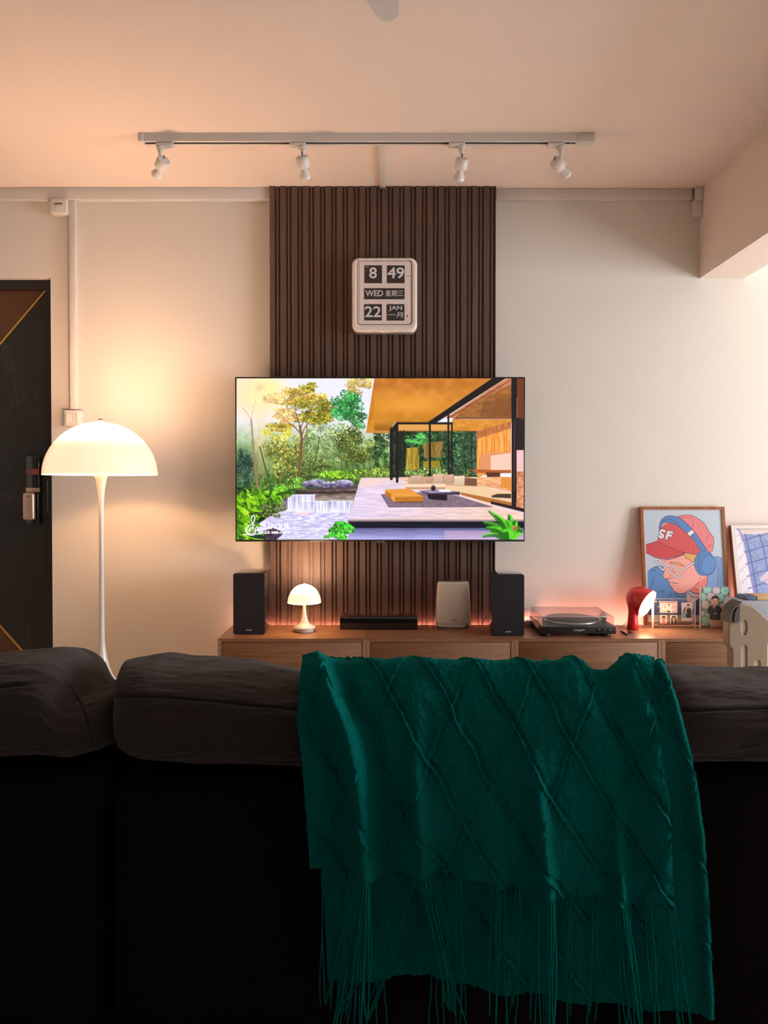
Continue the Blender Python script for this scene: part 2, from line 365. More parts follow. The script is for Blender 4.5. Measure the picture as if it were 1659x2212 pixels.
# ------------------------------------------------------------------ painter (colour attribute on a fine grid, for screen and prints)
class Canvas:
    def __init__(s, x0, y0, x1, y1, W_, H_, ss=2, fill=(0, 0, 0)):
        s.b = (x0, y0, x1, y1); s.W = W_ * ss; s.H = H_ * ss; s.ss = ss
        s.a = np.zeros((s.H, s.W, 3)) + np.array(fill, float)
        s.kx = s.W / (x1 - x0); s.ky = s.H / (y1 - y0)
        s.px = x0 + (np.arange(s.W) + 0.5) / s.kx; s.py = y0 + (np.arange(s.H) + 0.5) / s.ky
        s.tf = None
    def T(s, pts): return [s.tf(*p) for p in pts] if s.tf else list(pts)
    def win(s, x0, y0, x1, y1):
        i0 = max(0, int((x0 - s.b[0]) * s.kx) - 1); i1 = min(s.W, int((x1 - s.b[0]) * s.kx) + 2)
        j0 = max(0, int((y0 - s.b[1]) * s.ky) - 1); j1 = min(s.H, int((y1 - s.b[1]) * s.ky) + 2)
        if i0 >= i1 or j0 >= j1: return None
        X, Y = np.meshgrid(s.px[i0:i1], s.py[j0:j1]); return i0, i1, j0, j1, X, Y
    def blend(s, w, mask, col, alpha=1.0):
        i0, i1, j0, j1 = w[:4]; m = (mask * alpha)[..., None]
        c = col if isinstance(col, np.ndarray) and col.ndim == 3 else np.array(col, float)
        s.a[j0:j1, i0:i1] = s.a[j0:j1, i0:i1] * (1 - m) + c * m
    def inside(s, pts, w):
        X, Y = w[4], w[5]; c = np.zeros(X.shape, bool); n = len(pts)
        for i in range(n):
            (xa, ya), (xb, yb) = pts[i], pts[(i + 1) % n]
            if ya == yb: continue
            c ^= ((ya > Y) != (yb > Y)) & (X < (xb - xa) * (Y - ya) / (yb - ya) + xa)
        return c
    def poly(s, pts, col, alpha=1.0, col2=None, noise=None, vert=True):
        pts = s.T(pts)
        xs = [p[0] for p in pts]; ys = [p[1] for p in pts]
        w = s.win(min(xs), min(ys), max(xs), max(ys))
        if w is None: return
        m = s.inside(pts, w)
        c = np.array(col, float) + np.zeros(w[4].shape + (3,))
        if col2 is not None:
            t = (w[5] - min(ys)) / (max(ys) - min(ys)) if vert else (w[4] - min(xs)) / (max(xs) - min(xs))
            c = c * (1 - t[..., None]) + np.array(col2, float) * t[..., None]
        if noise:
            sx, sy, amp = noise; c = c + (fbm(w[4] / sx, w[5] / sy, 5) * amp)[..., None]
        s.blend(w, m, c, alpha)
    def line(s, pts, wd, col, alpha=1.0, sub=0):
        pts = s.T(pts)
        if sub: pts = smooth(pts, sub)
        for (xa, ya), (xb, yb) in zip(pts[:-1], pts[1:]):
            w = s.win(min(xa, xb) - wd, min(ya, yb) - wd, max(xa, xb) + wd, max(ya, yb) + wd)
            if w is None: continue
            X, Y = w[4], w[5]; L = (xb - xa) ** 2 + (yb - ya) ** 2 + 1e-9
            t = np.clip(((X - xa) * (xb - xa) + (Y - ya) * (yb - ya)) / L, 0, 1)
            d = np.hypot(X - xa - t * (xb - xa), Y - ya - t * (yb - ya))
            s.blend(w, np.clip((wd / 2 - d) * s.kx + 0.5, 0, 1), col, alpha)
    def ell(s, cx, cy, rx, ry, col, rot=0, alpha=1.0, soft=0.0):
        if s.tf:
            k = abs(s.tf(1, 0)[0] - s.tf(0, 0)[0]); cx, cy = s.tf(cx, cy); rx *= k; ry *= k
        R = max(rx, ry); w = s.win(cx - R, cy - R, cx + R, cy + R)
        if w is None: return
        c, n = math.cos(rot), math.sin(rot); X = w[4] - cx; Y = w[5] - cy
        d = np.sqrt(((X * c + Y * n) / rx) ** 2 + ((-X * n + Y * c) / ry) ** 2)
        m = np.clip((1 - d) / soft, 0, 1) if soft else (d < 1).astype(float)
        s.blend(w, m, col, alpha)
    def leaves(s, n, cx, cy, rx, ry, cols, size, seed=0, flat=0.5, alpha=0.9, box=False, lit=0.0):
        r = np.random.default_rng(seed)
        for k in range(n):
            if box: x, y = cx + (r.random() * 2 - 1) * rx, cy + (r.random() * 2 - 1) * ry
            else:
                a = r.random() * 2 * PI; q = math.sqrt(r.random()); x, y = cx + math.cos(a) * q * rx, cy + math.sin(a) * q * ry
            c = np.array(cols[r.integers(len(cols))], float) * (0.8 + 0.4 * r.random())
            if lit: c = c * (1 - lit * (y - cy) / ry)
            sz = size * (0.5 + r.random())
            s.ell(x, y, sz, sz * flat, np.clip(c, 0, 255), r.random() * PI, alpha)
    def out(s, gain=1.0):
        a = np.clip(s.a, 0, 255).reshape(s.H // s.ss, s.ss, s.W // s.ss, s.ss, 3).mean((1, 3))
        return srgb(a) * gain
def smooth(pts, n=6):
    P = [np.array(p, float) for p in pts]; P = [2 * P[0] - P[1]] + P + [2 * P[-1] - P[-2]]; o = []
    for i in range(1, len(P) - 2):
        for k in range(n):
            t = k / n
            o.append(tuple(0.5 * ((2 * P[i]) + (-P[i - 1] + P[i + 1]) * t + (2 * P[i - 1] - 5 * P[i] + 4 * P[i + 1] - P[i + 2]) * t * t + (-P[i - 1] + 3 * P[i] - 3 * P[i + 1] + P[i + 2]) * t ** 3)))
    o.append(tuple(P[-2])); return o
def closed(pts, n=5):
    m = len(pts); e = smooth(list(pts) + [pts[0], pts[1]], n); return e[:m * n]
def quad_grid(c, W_, H_):
    tl, tr, br, bl = [np.array(p, float) for p in c]
    u = np.linspace(0, 1, W_)[None, :, None]; v = np.linspace(0, 1, H_)[:, None, None]
    return (tl * (1 - u) + tr * u) * (1 - v) + (bl * (1 - u) + br * u) * v

# ================================================================== STRUCTURE
WY = 3.90; CEIL = ZA(401.5, 3.85); XL, XR, YB = -3.1, 4.6, -0.55
FX1 = XA(112, WY); FX0 = FX1 - 1.05; DZ = ZA(600, WY)       # doorway
struct('floor', MB().box(XL, XR, YB, WY + 0.2, -0.1, 0), 'floor')
struct('ceiling', MB().box(XL, XR, YB, WY + 0.2, CEIL, CEIL + 0.1), 'ceil')
struct('wall_front', MB().box(FX1, XR, WY, WY + 0.2, 0, CEIL).box(XL, FX0, WY, WY + 0.2, 0, CEIL).box(FX0, FX1, WY, WY + 0.2, DZ, CEIL), 'wall')
struct('wall_left', MB().box(XL - 0.1, XL, 1.6, WY + 0.2, 0, CEIL), 'wall')
struct('wall_left_rear', MB().box(XL - 0.1, XL, YB, 1.6, 0, CEIL), 'dark_wall')
struct('wall_back', MB().box(XL, XR, YB - 0.1, YB, 0, CEIL), 'dark_wall')  # unseen, set close and dark to keep light off the rear side
WX0, WX1, WZ0, WZ1 = 0.95, 2.85, 0.12, 2.15
struct('wall_right', MB().box(XR, XR + 0.12, YB, WX0, 0, CEIL).box(XR, XR + 0.12, WX1, WY + 0.2, 0, CEIL)
       .box(XR, XR + 0.12, WX0, WX1, 0, WZ0).box(XR, XR + 0.12, WX0, WX1, WZ1, CEIL), 'wall')
wf = MB()
for a in (WX0, (WX0 + WX1) / 2 - 0.02, WX1 - 0.04): wf.box(XR + 0.03, XR + 0.07, a, a + 0.04, WZ0, WZ1)
for a in (WZ0, WZ1 - 0.04): wf.box(XR + 0.03, XR + 0.07, WX0 + 0.04, WX1 - 0.04, a, a + 0.04)
struct('window_1', wf, 'white')
bx0 = XA(1508.6, WY); bx1 = XA(1604, WY); bz = ZA(601.5, WY)
struct('trim_1', MB().box(bx0, bx1, YB, WY, bz, CEIL), 'ceil', 'deep plastered ceiling beam running towards the camera on the right')

# door 1 (black marble and bronze)
DY = WY + 0.05
d = bpy.data.objects.new('door_1', None); COL.objects.link(d); d.location = ((FX0 + FX1) / 2, DY, 0); d['kind'] = 'structure'
d['label'] = 'black marble entrance door with bronze triangles and gold strips'
dx1 = XA(103, DY); dzt = ZA(626, DY)
put('door_frame', MB().box(dx1, FX1, DY - 0.01, DY + 0.1, 0, DZ).box(FX0, dx1, DY - 0.01, DY + 0.1, dzt, DZ).box(FX0, FX0 + 0.04, DY - 0.01, DY + 0.1, 0, dzt), 'doorframe', d)
leaf = put('door_leaf', MB().box(FX0 + 0.04, dx1 - 0.004, DY + 0.012, DY + 0.06, 0.0, dzt - 0.004), 'marble', d)
def dpt(px, py, y=DY + 0.012): p = W(px, py, y); return (p[0], p[2])
lx = FX0 + 0.045
A = dpt(98, 626.5); B = dpt(0, 742)
k = (B[1] - A[1]) / (B[0] - A[0]); zL = A[1] + (lx - A[0]) * k
put('bronze_triangle', MB().prism([(lx, A[1]), A, (lx, zL)], DY + 0.0095, DY + 0.013), 'door_brown', d, label='brown triangle inlay, upper')
put('gold_strip', MB().prism([A, (A[0] + 0.01, A[1]), (lx, zL - 0.014), (lx, zL)], DY + 0.007, DY + 0.0125), 'gold', d)
A2 = dpt(48, 1407); B2 = dpt(0, 1353.5); k2 = (B2[1] - A2[1]) / (B2[0] - A2[0]); zb = 0.05
xb = A2[0] + (zb - A2[1]) / k2; zL2 = A2[1] + (lx - A2[0]) * k2
xb = min(xb, dx1 - 0.01)
put('bronze_triangle', MB().prism([(lx, zb), (xb, zb), (lx, zL2)], DY + 0.0095, DY + 0.013), 'door_brown', d, label='brown triangle inlay, lower')
put('gold_strip', MB().prism([(xb, zb), (xb + 0.012, zb), (lx, zL2 + 0.012), (lx, zL2)], DY + 0.007, DY + 0.0125), 'gold', d)
def pxbox(x0, y0, x1, y1, Y, th, r=0.003):
    a = W(x0, y0, Y); b = W(x1, y1, Y); return MB().bbox(a[0], b[0], Y, Y + th, b[2], a[2], r)
lk = put('door_lock', pxbox(56, 985, 85, 1133, DY - 0.012, 0.023, 0.005), 'gloss', d)
put('lock_band', pxbox(55.5, 1054, 85.5, 1063, DY - 0.016, 0.006, 0.001), 'bronze', lk)
put('lock_sticker', pxbox(66, 1013, 84, 1025, DY - 0.0135, 0.002, 0.0005), pbr('red_sticker', (0.25, 0.05, 0.06), 0.4, var=0.1), lk)
put('lock_sticker', pxbox(56, 1013, 65.5, 1025, DY - 0.0135, 0.002, 0.0005), pbr('grey_sticker', (0.12, 0.07, 0.08), 0.4, var=0.1), lk)
a = W(48, 1064, DY - 0.05); b = W(73.5, 1124, DY - 0.05)
hm = MB(); hm.prism(rrect(a[0], b[0], b[2], a[2], 0.014), DY - 0.055, DY - 0.025)
hd = put('door_handle', MB().bbox(a[0], b[0], DY - 0.055, DY - 0.024, b[2], a[2], 0.013, 5).box(a[0] + 0.02, b[0] - 0.02, DY - 0.026, DY - 0.01, b[2] + 0.05, a[2] - 0.03), 'bronze', lk, label='champagne pull handle')
put('lock_lettering', text_mb('EPIC', (56, 1071, 64.5, 1074), DY - 0.0556), 'ink', hd)
put('strike_edge', pxbox(102.4, 1040, 103.6, 1108, DY - 0.013, 0.02, 0.0004), 'metal', d)

# ================================================================== SLATTED PANEL
PY = 3.85
mb = MB(); pxl, pxr = XA(583.8, PY), XA(1070, PY); z0 = 0.10; z1 = CEIL
mb.box(pxl, pxr, PY + 0.012, WY, z0, z1)
per = (pxr - pxl) / 20.0
for k in range(21):
    x = pxl + (k - 0.06) * per
    for x0, x1, dd in ((x - 0.54 * per * 0 , x + 0.50 * per, 0.0), (x + 0.66 * per, x + 0.83 * per, 0.004)):
        x0 = max(x0, pxl); x1 = min(x1, pxr)
        if x1 - x0 > 0.003:
            mb.prism([(x0, z0), (x0, z1), (x1, z1), (x1, z0)], PY + dd, PY + 0.0125)
p = put('slatted_wall_panel', mb, 'slat')
tag(p, 'dark brown vertical slatted wood panel rising behind television up to ceiling', 'wall panel')

# ================================================================== TRUNKING AND SWITCHES
def bar(name, x0, y0, x1, y1, Yf, Yb, label, cat='cable trunking', group=None, mat='trunk', r=0.003, ztop=None):
    a = W(x0, y0, Yf); b = W(x1, y1, Yf)
    o = put(name, MB().bbox(a[0], b[0], Yf, Yb, b[2], ztop if ztop else a[2], r, 2), mat); return tag(o, label, cat, group)
bar('cable_trunking', -220, 403, 583, 431, WY - 0.035, WY, 'white horizontal trunking below ceiling, left of slatted panel', ztop=CEIL)
bar('cable_trunking', 1071.5, 403, 1496, 431, WY - 0.022, WY, 'white horizontal trunking below ceiling, between slatted panel and beam', ztop=CEIL)
bar('cable_trunking', 148, 431.5, 165, 884.5, WY - 0.03, WY, 'vertical white trunking dropping to wall switch beside floor lamp')
tr = thing('cable_trunking', 'short white trunking elbow in corner under the beam', 'cable trunking', (XA(1505, WY), WY - 0.03, ZA(467, WY - 0.04)))
put('elbow_cover', MB().bbox(XA(1501.5, WY - 0.05), bx0, WY - 0.05, WY, ZA(430, WY - 0.05), CEIL, 0.002, 2), 'trunk', tr)
put('elbow_cover', MB().bbox(XA(1497, WY - 0.04), bx0, WY - 0.04, WY, ZA(466, WY - 0.04), ZA(430, WY - 0.04), 0.002, 2), 'trunk', tr)
TY0, TY1 = 3.275, 3.318
mb = MB().bbox(XA(826.2, 3.85) - 0.012, XA(826.2, 3.85) + 0.017, TY1 + 0.002, 3.845, CEIL - 0.014, CEIL, 0.002, 2)
mb.bbox(XA(826.2, 3.85) - 0.014, XA(826.2, 3.85) + 0.016, 3.835, 3.849, CEIL - 0.014, CEIL, 0.001, 2)
tag(put('cable_trunking', mb, 'trunk'), 'thin white conduit on ceiling from track light to slatted panel', 'cable trunking')
# junction box
jb = thing('junction_box', 'small square white junction box under ceiling trunking, above entrance door', 'junction box', (XA(127, WY), WY - 0.03, ZA(467, WY)))
a = W(107.5, 427, WY - 0.055); b = W(142, 460, WY - 0.055)
put('box_body', MB().bbox(a[0], b[0] + 0.004, WY - 0.055, WY, b[2], ZA(431.5, WY - 0.035), 0.004, 3), 'trunk', jb)
put('cover_slot', pxbox(117, 438.5, 134, 440.8, WY - 0.0565, 0.003, 0.0005), 'ink', jb)
put('cover_plate', pxbox(117, 443, 134, 455, WY - 0.057, 0.004, 0.001), 'trunk', jb)
# wall switch
sw = thing('wall_switch', 'white multi gang light switch at foot of vertical trunking', 'light switch', (XA(156, WY), WY - 0.03, ZA(921, WY)))
a = W(138, 886, WY - 0.05); b = W(173, 921, WY - 0.05)
put('box_body', MB().bbox(a[0], b[0], WY - 0.05, WY, b[2], a[2], 0.003, 3), 'white', sw)
for k in range(4):
    x0 = 141.5 + k * 7.2
    put('rocker', pxbox(x0, 893, x0 + 6.3, 914, WY - (0.056 if k else 0.06), 0.008, 0.0015), 'white', sw)

# ================================================================== CEILING TRACK + SPOTS
t = thing('lighting_track', 'long white ceiling lighting track with dark slot carrying four spotlights', 'track light', (XA(790, TY0), TY0, CEIL))
tz = CEIL - 0.036
put('rail', MB().box(XA(303, TY0), XA(1281, TY0), TY0, TY0 + 0.004, tz, CEIL).box(XA(303, TY0), XA(1281, TY0), TY1 - 0.004, TY1, tz, CEIL)
    .box(XA(303, TY0), XA(1281, TY0), TY0 + 0.004, TY1 - 0.004, tz + 0.012, CEIL)
    .box(XA(303, TY0), XA(1281, TY0), TY0 + 0.004, TY0 + 0.013, tz, tz + 0.003).box(XA(303, TY0), XA(1281, TY0), TY1 - 0.013, TY1 - 0.004, tz, tz + 0.003), 'white', t)
put('rail_slot', MB().box(XA(314, TY0), XA(1232, TY0), TY0 + 0.005, TY1 - 0.005, tz + 0.006, tz + 0.011), 'ink', t)
put('end_cap', MB().bbox(XA(302, TY0), XA(313, TY0), TY0 - 0.002, TY1 + 0.001, tz - 0.001, CEIL, 0.002, 2), 'white', t)
put('end_cap', MB().bbox(XA(1243, TY0), XA(1282, TY0), TY0 - 0.002, TY1 + 0.001, tz - 0.001, CEIL, 0.002, 2), 'trunk', t)
spots = [(349.5, 341, 379, 349, 357, (-0.55, 0.62, -0.50), 'white track spotlight nearest the entrance door, bulb aimed down left'),
         (655.5, 627, 662, 655, 355, (0.10, 0.55, -0.75), 'white track spotlight second from left, bulb aimed down at the panel'),
         (996.5, 968, 1003, 996, 358, (-0.12, 0.55, -0.78), 'white track spotlight left of the rightmost one, bulb aimed straight down'),
         (1209, 1180, 1216, 1208, 358, (0.68, 0.50, -0.42), 'white track spotlight nearest the ceiling beam, bulb aimed right')]
SY = (TY0 + TY1) / 2
for sx, ax0, ax1, bxp, byp, dr, lab in spots:
    o = thing('spotlight', lab, 'spotlight', (XA(sx, SY), SY, tz), 'spotlights on the ceiling track')
    z = tz
    put('track_adapter', MB().bbox(XA(ax0, SY), XA(ax1, SY), SY - 0.017, SY + 0.017, z - 0.016, z - 0.0005, 0.005, 3)
        .lathe([(0.018, -0.026), (0.018, -0.014)], (XA(sx, SY), SY, z), n=24), 'white', o)
    bc = Vector(W(bxp, byp, SY)); dv = Vector(dr).normalized()
    put('stem', MB().lathe([(0.006, bc.z - z + 0.012), (0.0075, bc.z - z + 0.05), (0.012, -0.030), (0.013, -0.025)], (XA(sx, SY), SY, z), n=20), 'white', o)
    put('head', MB().lathe([(0.026, -0.032), (0.029, -0.029), (0.029, 0.012), (0.026, 0.015)], bc, dv, 32), 'white', o)
    put('head_slot', MB().tube([bc - dv * 0.0325 + Vector((0, -0.001, 0.004)), bc - dv * 0.0325 + Vector((0, -0.001, 0.018))], 0.0025, 6), 'ink', o)
    put('bulb', MB().lathe([(0.012, 0.013), (0.013, 0.02), (0.017, 0.03), (0.025, 0.048), (0.0265, 0.056), (0.024, 0.062), (0.004, 0.064)], bc, dv, 32), 'lampwhite', o)

# ceiling fan (only one blade tip reaches into the frame)
FZ = CEIL - 0.27; FYc = 1.25
cf = thing('ceiling_fan', 'white ceiling fan blade tip reaching in from the top edge', 'ceiling fan', (0.0, FYc, CEIL))
put('downrod', MB().lathe([(0.06, -0.04), (0.06, 0.0)], (0, FYc, CEIL)).lathe([(0.015, FZ - CEIL + 0.02), (0.015, -0.03)], (0, FYc, CEIL)), 'fan', cf)
put('motor', MB().lathe([(0.05, -0.06), (0.10, -0.045), (0.11, 0), (0.09, 0.035), (0.03, 0.045)], (0, FYc, FZ + 0.02)), 'fan', cf)
tip = [W(px, py, 1)[0:3] for px, py in ((0, 0),)]
def fanpt(px, py):   # ray hit with blade plane
    a = Vector(W(px, py, 1.0)) - Vector((0, 0, CAMZ)); t_ = (FZ - CAMZ) / a.z; return (a.x * t_, a.y * t_)
outl = smooth([fanpt(*q) for q in ((785, -12), (796, 8), (807, 26), (815, 37), (826, 44.5), (838, 46.5), (850, 43), (859, 36), (862, 26), (862, 8), (862, -12))], 4)
inner = [(0.035, FYc + 0.09), (-0.055, FYc + 0.09)]
def blade(ang):
    c_, s_ = math.cos(ang), math.sin(ang)
    P = [(x * c_ - (y - FYc) * s_, FYc + x * s_ + (y - FYc) * c_) for x, y in outl + inner]
    n = len(P); m = MB(); m.add([(x, y, FZ) for x, y in P] + [(x, y, FZ + 0.008) for x, y in P], [tuple(range(n)), tuple(range(n, 2 * n))] + [(i, (i + 1) % n, (i + 1) % n + n, i + n) for i in range(n)])
    return m
for ang in (0, 2 * PI / 3, 4 * PI / 3): put('blade', blade(ang), 'fan', cf)

# ================================================================== TELEVISION
TVY = 3.775
tl, br_ = W(507.6, 814.3, TVY), W(1133.6, 1169.8, TVY)
tv = thing('television', 'large flat television showing a forest waterfall house, mounted on slatted panel', 'television', ((tl[0] + br_[0]) / 2, 3.81, br_[2]))
put('casing', MB().bbox(tl[0], br_[0], TVY, TVY + 0.028, br_[2], tl[2], 0.002, 2)
    .bbox(tl[0] + 0.25, br_[0] - 0.25, TVY + 0.027, TVY + 0.05, br_[2] + 0.12, tl[2] - 0.2, 0.01, 2), 'black', tv)
put('wall_mount', MB().box(-0.22, 0.15, TVY + 0.05, PY - 0.0005, ZA(1050, TVY), ZA(940, TVY)), 'metal', tv)
put('status_bump', pxbox(812, 1168.5, 830, 1172.5, TVY - 0.002, 0.015, 0.001), 'metal', tv)
def paint_tv():
    c = Canvas(511, 817.5, 1131.5, 1165.5, 768, 431, 2, (232, 232, 252))
    X, Y = np.meshgrid(c.px, c.py)
    # sky and haze
    def blob(cx, cy, rx, ry, col, k=1.0):
        g = (np.exp(-((X - cx) / rx) ** 2 - ((Y - cy) / ry) ** 2) * k)[..., None]; c.a[:] = c.a * (1 - g) + np.array(col, float) * g
    blob(520, 830, 60, 45, (255, 215, 195)); blob(572, 848, 38, 32, (255, 246, 110), 1.0); blob(545, 870, 60, 35, (255, 215, 160), .6)
    def G(n, cx, cy, rx, ry, cols, size, seed=0, flat=.5, alpha=.9, box=False):
        r = np.random.default_rng(seed + 900); n = int(n * 1.5); k = max(5, n // 40)
        for q_ in range(k):
            if box: x, y = cx + (r.random() * 2 - 1) * rx, cy + (r.random() * 2 - 1) * ry; sx, sy = min(rx, 12), min(ry, 8)
            else:
                a = r.random() * 2 * PI; z_ = math.sqrt(r.random()) * .85; x, y = cx + math.cos(a) * z_ * rx, cy + math.sin(a) * z_ * ry; sx, sy = rx * .32, ry * .34
            sh_ = 0.75 + .5 * r.random()
            c.ell(x + 1, y + sy * .5, sx * .8, sy * .6, [v * .5 for v in cols[-1]], alpha=.35, soft=.7)
            c.leaves(n // k, x, y, sx, sy, [[min(255, v * sh_ + 10 * (sh_ > 1)) for v in cc] for cc in cols], size * .74, seed * 31 + q_, flat, alpha)
    # distant woods
    t = np.clip((Y - 905 - 14 * fbm(X / 18, Y / 18, 3)) / 60, 0, 1); t = t * (X < 1040)
    far = np.array((150, 182, 100.)) + (fbm(X / 7, Y / 7, 9) * 60)[..., None]
    c.a[:] = c.a * (1 - 0.85 * t[..., None]) + far * 0.85 * t[..., None]
    t = np.clip((Y - 965 - 25 * fbm(X / 14, Y / 14, 13)) / 60, 0, 1) * (X < 860)
    dk = np.array((60, 96, 34.)) + (fbm(X / 5, Y / 5, 19) * 70)[..., None]
    c.a[:] = c.a * (1 - 0.9 * t[..., None]) + dk * 0.9 * t[..., None]
    blob(530, 1000, 28, 34, (55, 85, 85), 0.8); blob(600, 1010, 60, 14, (190, 190, 120), 0.35)
    blob(565, 960, 14, 70, (245, 205, 150), .5)
    G(500, 700, 955, 55, 45, [(150, 175, 90), (110, 150, 90), (190, 200, 130), (90, 120, 70)], 3.0, 1)
    G(700, 612, 975, 42, 55, [(170, 165, 60), (120, 130, 50), (210, 200, 90), (90, 100, 40)], 2.6, 2)
    G(250, 600, 935, 30, 20, [(235, 225, 60), (200, 190, 60), (240, 235, 130)], 3, 3)
    G(500, 655, 1010, 60, 35, [(120, 140, 60), (70, 100, 40), (170, 170, 80), (40, 60, 30)], 2.4, 4)
    G(300, 525, 1010, 20, 40, [(40, 70, 60), (70, 110, 90), (30, 50, 40)], 3, 5)
    # trunks
    c.line([(543, 905), (547, 960), (551, 1005), (557, 1055)], 3.2, (165, 120, 95), sub=4)
    c.line([(543, 905), (536, 895), (524, 880)], 1.8, (215, 165, 140), sub=4); c.line([(544, 905), (548, 880), (556, 862)], 1.8, (225, 175, 130), sub=4)
    c.line([(562, 965), (572, 1005), (587, 1062)], 2.4, (60, 70, 50)); c.line([(690, 945), (683, 985), (668, 1035)], 2.2, (90, 70, 60), sub=4)
    c.line([(612, 990), (607, 1030), (604, 1050)], 1.6, (150, 120, 80))
    for x in (737, 748, 760, 772, 785, 797): c.line([(x, 985), (x + 3, 1030)], 1.4, (60, 60, 45))
    # crowns
    gold = [(222, 172, 70), (190, 150, 50), (240, 196, 110), (160, 125, 35)]
    ol = [(170, 155, 45), (125, 125, 32), (205, 180, 60), (90, 95, 22)]
    G(300, 668, 838, 26, 11, ol, 2.6, 20); G(700, 640, 856, 60, 20, gold, 3.0, 21); G(300, 595, 862, 26, 14, [(240, 190, 120), (225, 170, 90)], 3, 22)
    G(900, 672, 885, 50, 30, ol, 2.8, 23); G(420, 610, 898, 34, 16, [(235, 180, 115), (215, 160, 85), (240, 200, 140)], 3, 24)
    G(350, 610, 922, 36, 9, gold + ol, 2.4, 25); G(250, 700, 905, 26, 14, ol, 2.6, 26)
    G(900, 750, 878, 38, 32, [(50, 165, 70), (35, 125, 55), (95, 195, 100), (25, 90, 45)], 2.6, 27)
    G(250, 772, 905, 22, 22, [(60, 130, 60), (90, 160, 80), (35, 85, 45)], 2.6, 28)
    G(900, 768, 962, 42, 42, [(105, 120, 45), (75, 95, 35), (140, 150, 60), (55, 70, 30)], 2.5, 29)
    G(400, 822, 965, 26, 45, [(45, 95, 45), (30, 60, 30), (80, 130, 60), (20, 30, 20)], 2.6, 30)
    G(500, 774, 830, 30, 20, [(205, 165, 60), (170, 140, 50), (230, 200, 110)], 2.0, 31)
    G(60, 550, 845, 30, 22, [(255, 235, 140), (250, 220, 120)], 6, 32, alpha=.35)
    c.line([(648, 1056), (647, 1010), (652, 955), (648, 920)], 5.0, (125, 80, 60), sub=4)
    for q in (((648, 935), (636, 922), (622, 912)), ((651, 945), (658, 925), (668, 912)), ((650, 955), (662, 940), (663, 920)), ((648, 925), (644, 905), (638, 890)), ((650, 925), (658, 905), (672, 890))):
        c.line(q, 2.2, (135, 85, 60), sub=4)
    # low bushes
    G(420, 650, 1045, 90, 10, [(90, 150, 50), (60, 110, 40), (140, 190, 70)], 2.6, 40, box=True)
    G(300, 742, 1022, 48, 13, [(140, 205, 30), (95, 165, 25), (190, 230, 70), (60, 110, 20)], 4.0, 41, flat=.3)
    G(420, 815, 1022, 40, 9, [(120, 150, 50), (160, 180, 80), (60, 80, 30)], 2.4, 42, box=True)
    # rocks and pools
    c.poly([(640, 1058), (782, 1045), (768, 1082), (640, 1074)], (70, 55, 55), col2=(150, 135, 130), noise=(12, 1.5, 60))
    for cx, cy, rx, ry in ((668, 1047, 16, 10), (686, 1045, 22, 12), (706, 1048, 14, 10), (722, 1047, 14, 9), (744, 1046, 20, 12)):
        pr_ = [(cx + rx * math.cos(t_) * (1 + .12 * math.sin(3 * t_ + cx)), cy + ry * .9 * math.sin(t_) * (.7 if math.sin(t_) > 0 else 1.0)) for t_ in np.linspace(0, 6.1, 14)]; c.poly(pr_, (196, 190, 226), col2=(78, 66, 96), noise=(5, 3.5, 95))
    c.poly([(640, 1058), (660, 1062), (768, 1060), (766, 1066), (640, 1066)], (35, 25, 30), .7)
    c.poly([(661, 1080), (690, 1066), (772, 1064), (763, 1081)], (95, 75, 60), col2=(190, 170, 170), noise=(14, 1.2, 80))
    c.poly([(600, 1100), (604, 1082), (616, 1074), (624, 1076), (622, 1104)], (125, 110, 135), noise=(4, 3, 110))
    c.poly([(590, 1110), (560, 1125), (535, 1165), (752, 1165), (764, 1104), (622, 1100)], (214, 208, 246), noise=(9, 1.6, 70))
    c.poly([(622, 1068), (681, 1068), (681, 1104), (621, 1104)], (205, 200, 235), noise=(1.2, 30, 90), col2=(235, 232, 252))
    c.poly([(649, 1082), (763, 1082), (757, 1107), (647, 1107)], (190, 188, 228), noise=(1.2, 30, 120), col2=(238, 236, 255))
    c.line([(622, 1068.5), (681, 1068.5)], 1.4, (245, 240, 255)); c.line([(649, 1082), (763, 1082)], 1.6, (245, 240, 255))
    for k in range(160):
        x, y = 570 + random.random() * 190, 1110 + random.random() * 54; l = 3 + random.random() * 10
        c.line([(x, y), (x + l, y + random.random() * 2 - 1)], .9, random.choice([(140, 135, 190), (170, 160, 205), (245, 242, 255), (120, 110, 150)]), .7)
    c.ell(655, 1108, 22, 5, (250, 215, 215), soft=.8)
    c.poly([(560, 1165), (566, 1148), (590, 1140), (615, 1150), (598, 1165)], (70, 55, 75), noise=(5, 3, 50))
    # dark slope + left leaves
    c.poly([(511, 1050), (560, 1058), (640, 1056), (622, 1072), (600, 1085), (590, 1110), (560, 1130), (545, 1165), (511, 1165)], (45, 75, 30), noise=(6, 5, 90))
    G(300, 585, 1095, 34, 22, [(110, 130, 50), (70, 90, 40), (150, 160, 80), (40, 50, 30)], 2.4, 50)
    G(220, 600, 1062, 40, 12, [(110, 190, 40), (70, 140, 30), (160, 210, 60)], 3.0, 51)
    r = np.random.default_rng(5)
    for k in range(230):
        x = 509 + r.random() * (100 if r.random() < .5 else 60); y = 1062 + r.random() * 105
        if x > 560 and y > 1085: continue
        L = 5 + r.random() * 9; a = r.random() * PI * 0.7 - 0.2
        col = [(150, 220, 20), (105, 180, 15), (190, 235, 60), (40, 90, 15), (70, 130, 20)][r.integers(5)]
        c.ell(x, y, L, L * .26, col, a)
        c.line([(x - L * .8 * math.cos(a), y - L * .8 * math.sin(a)), (x + L * .8 * math.cos(a), y + L * .8 * math.sin(a))], .7, (60, 110, 15), .6)
    c.ell(556, 1158, 22, 5, (20, 50, 40), .15)
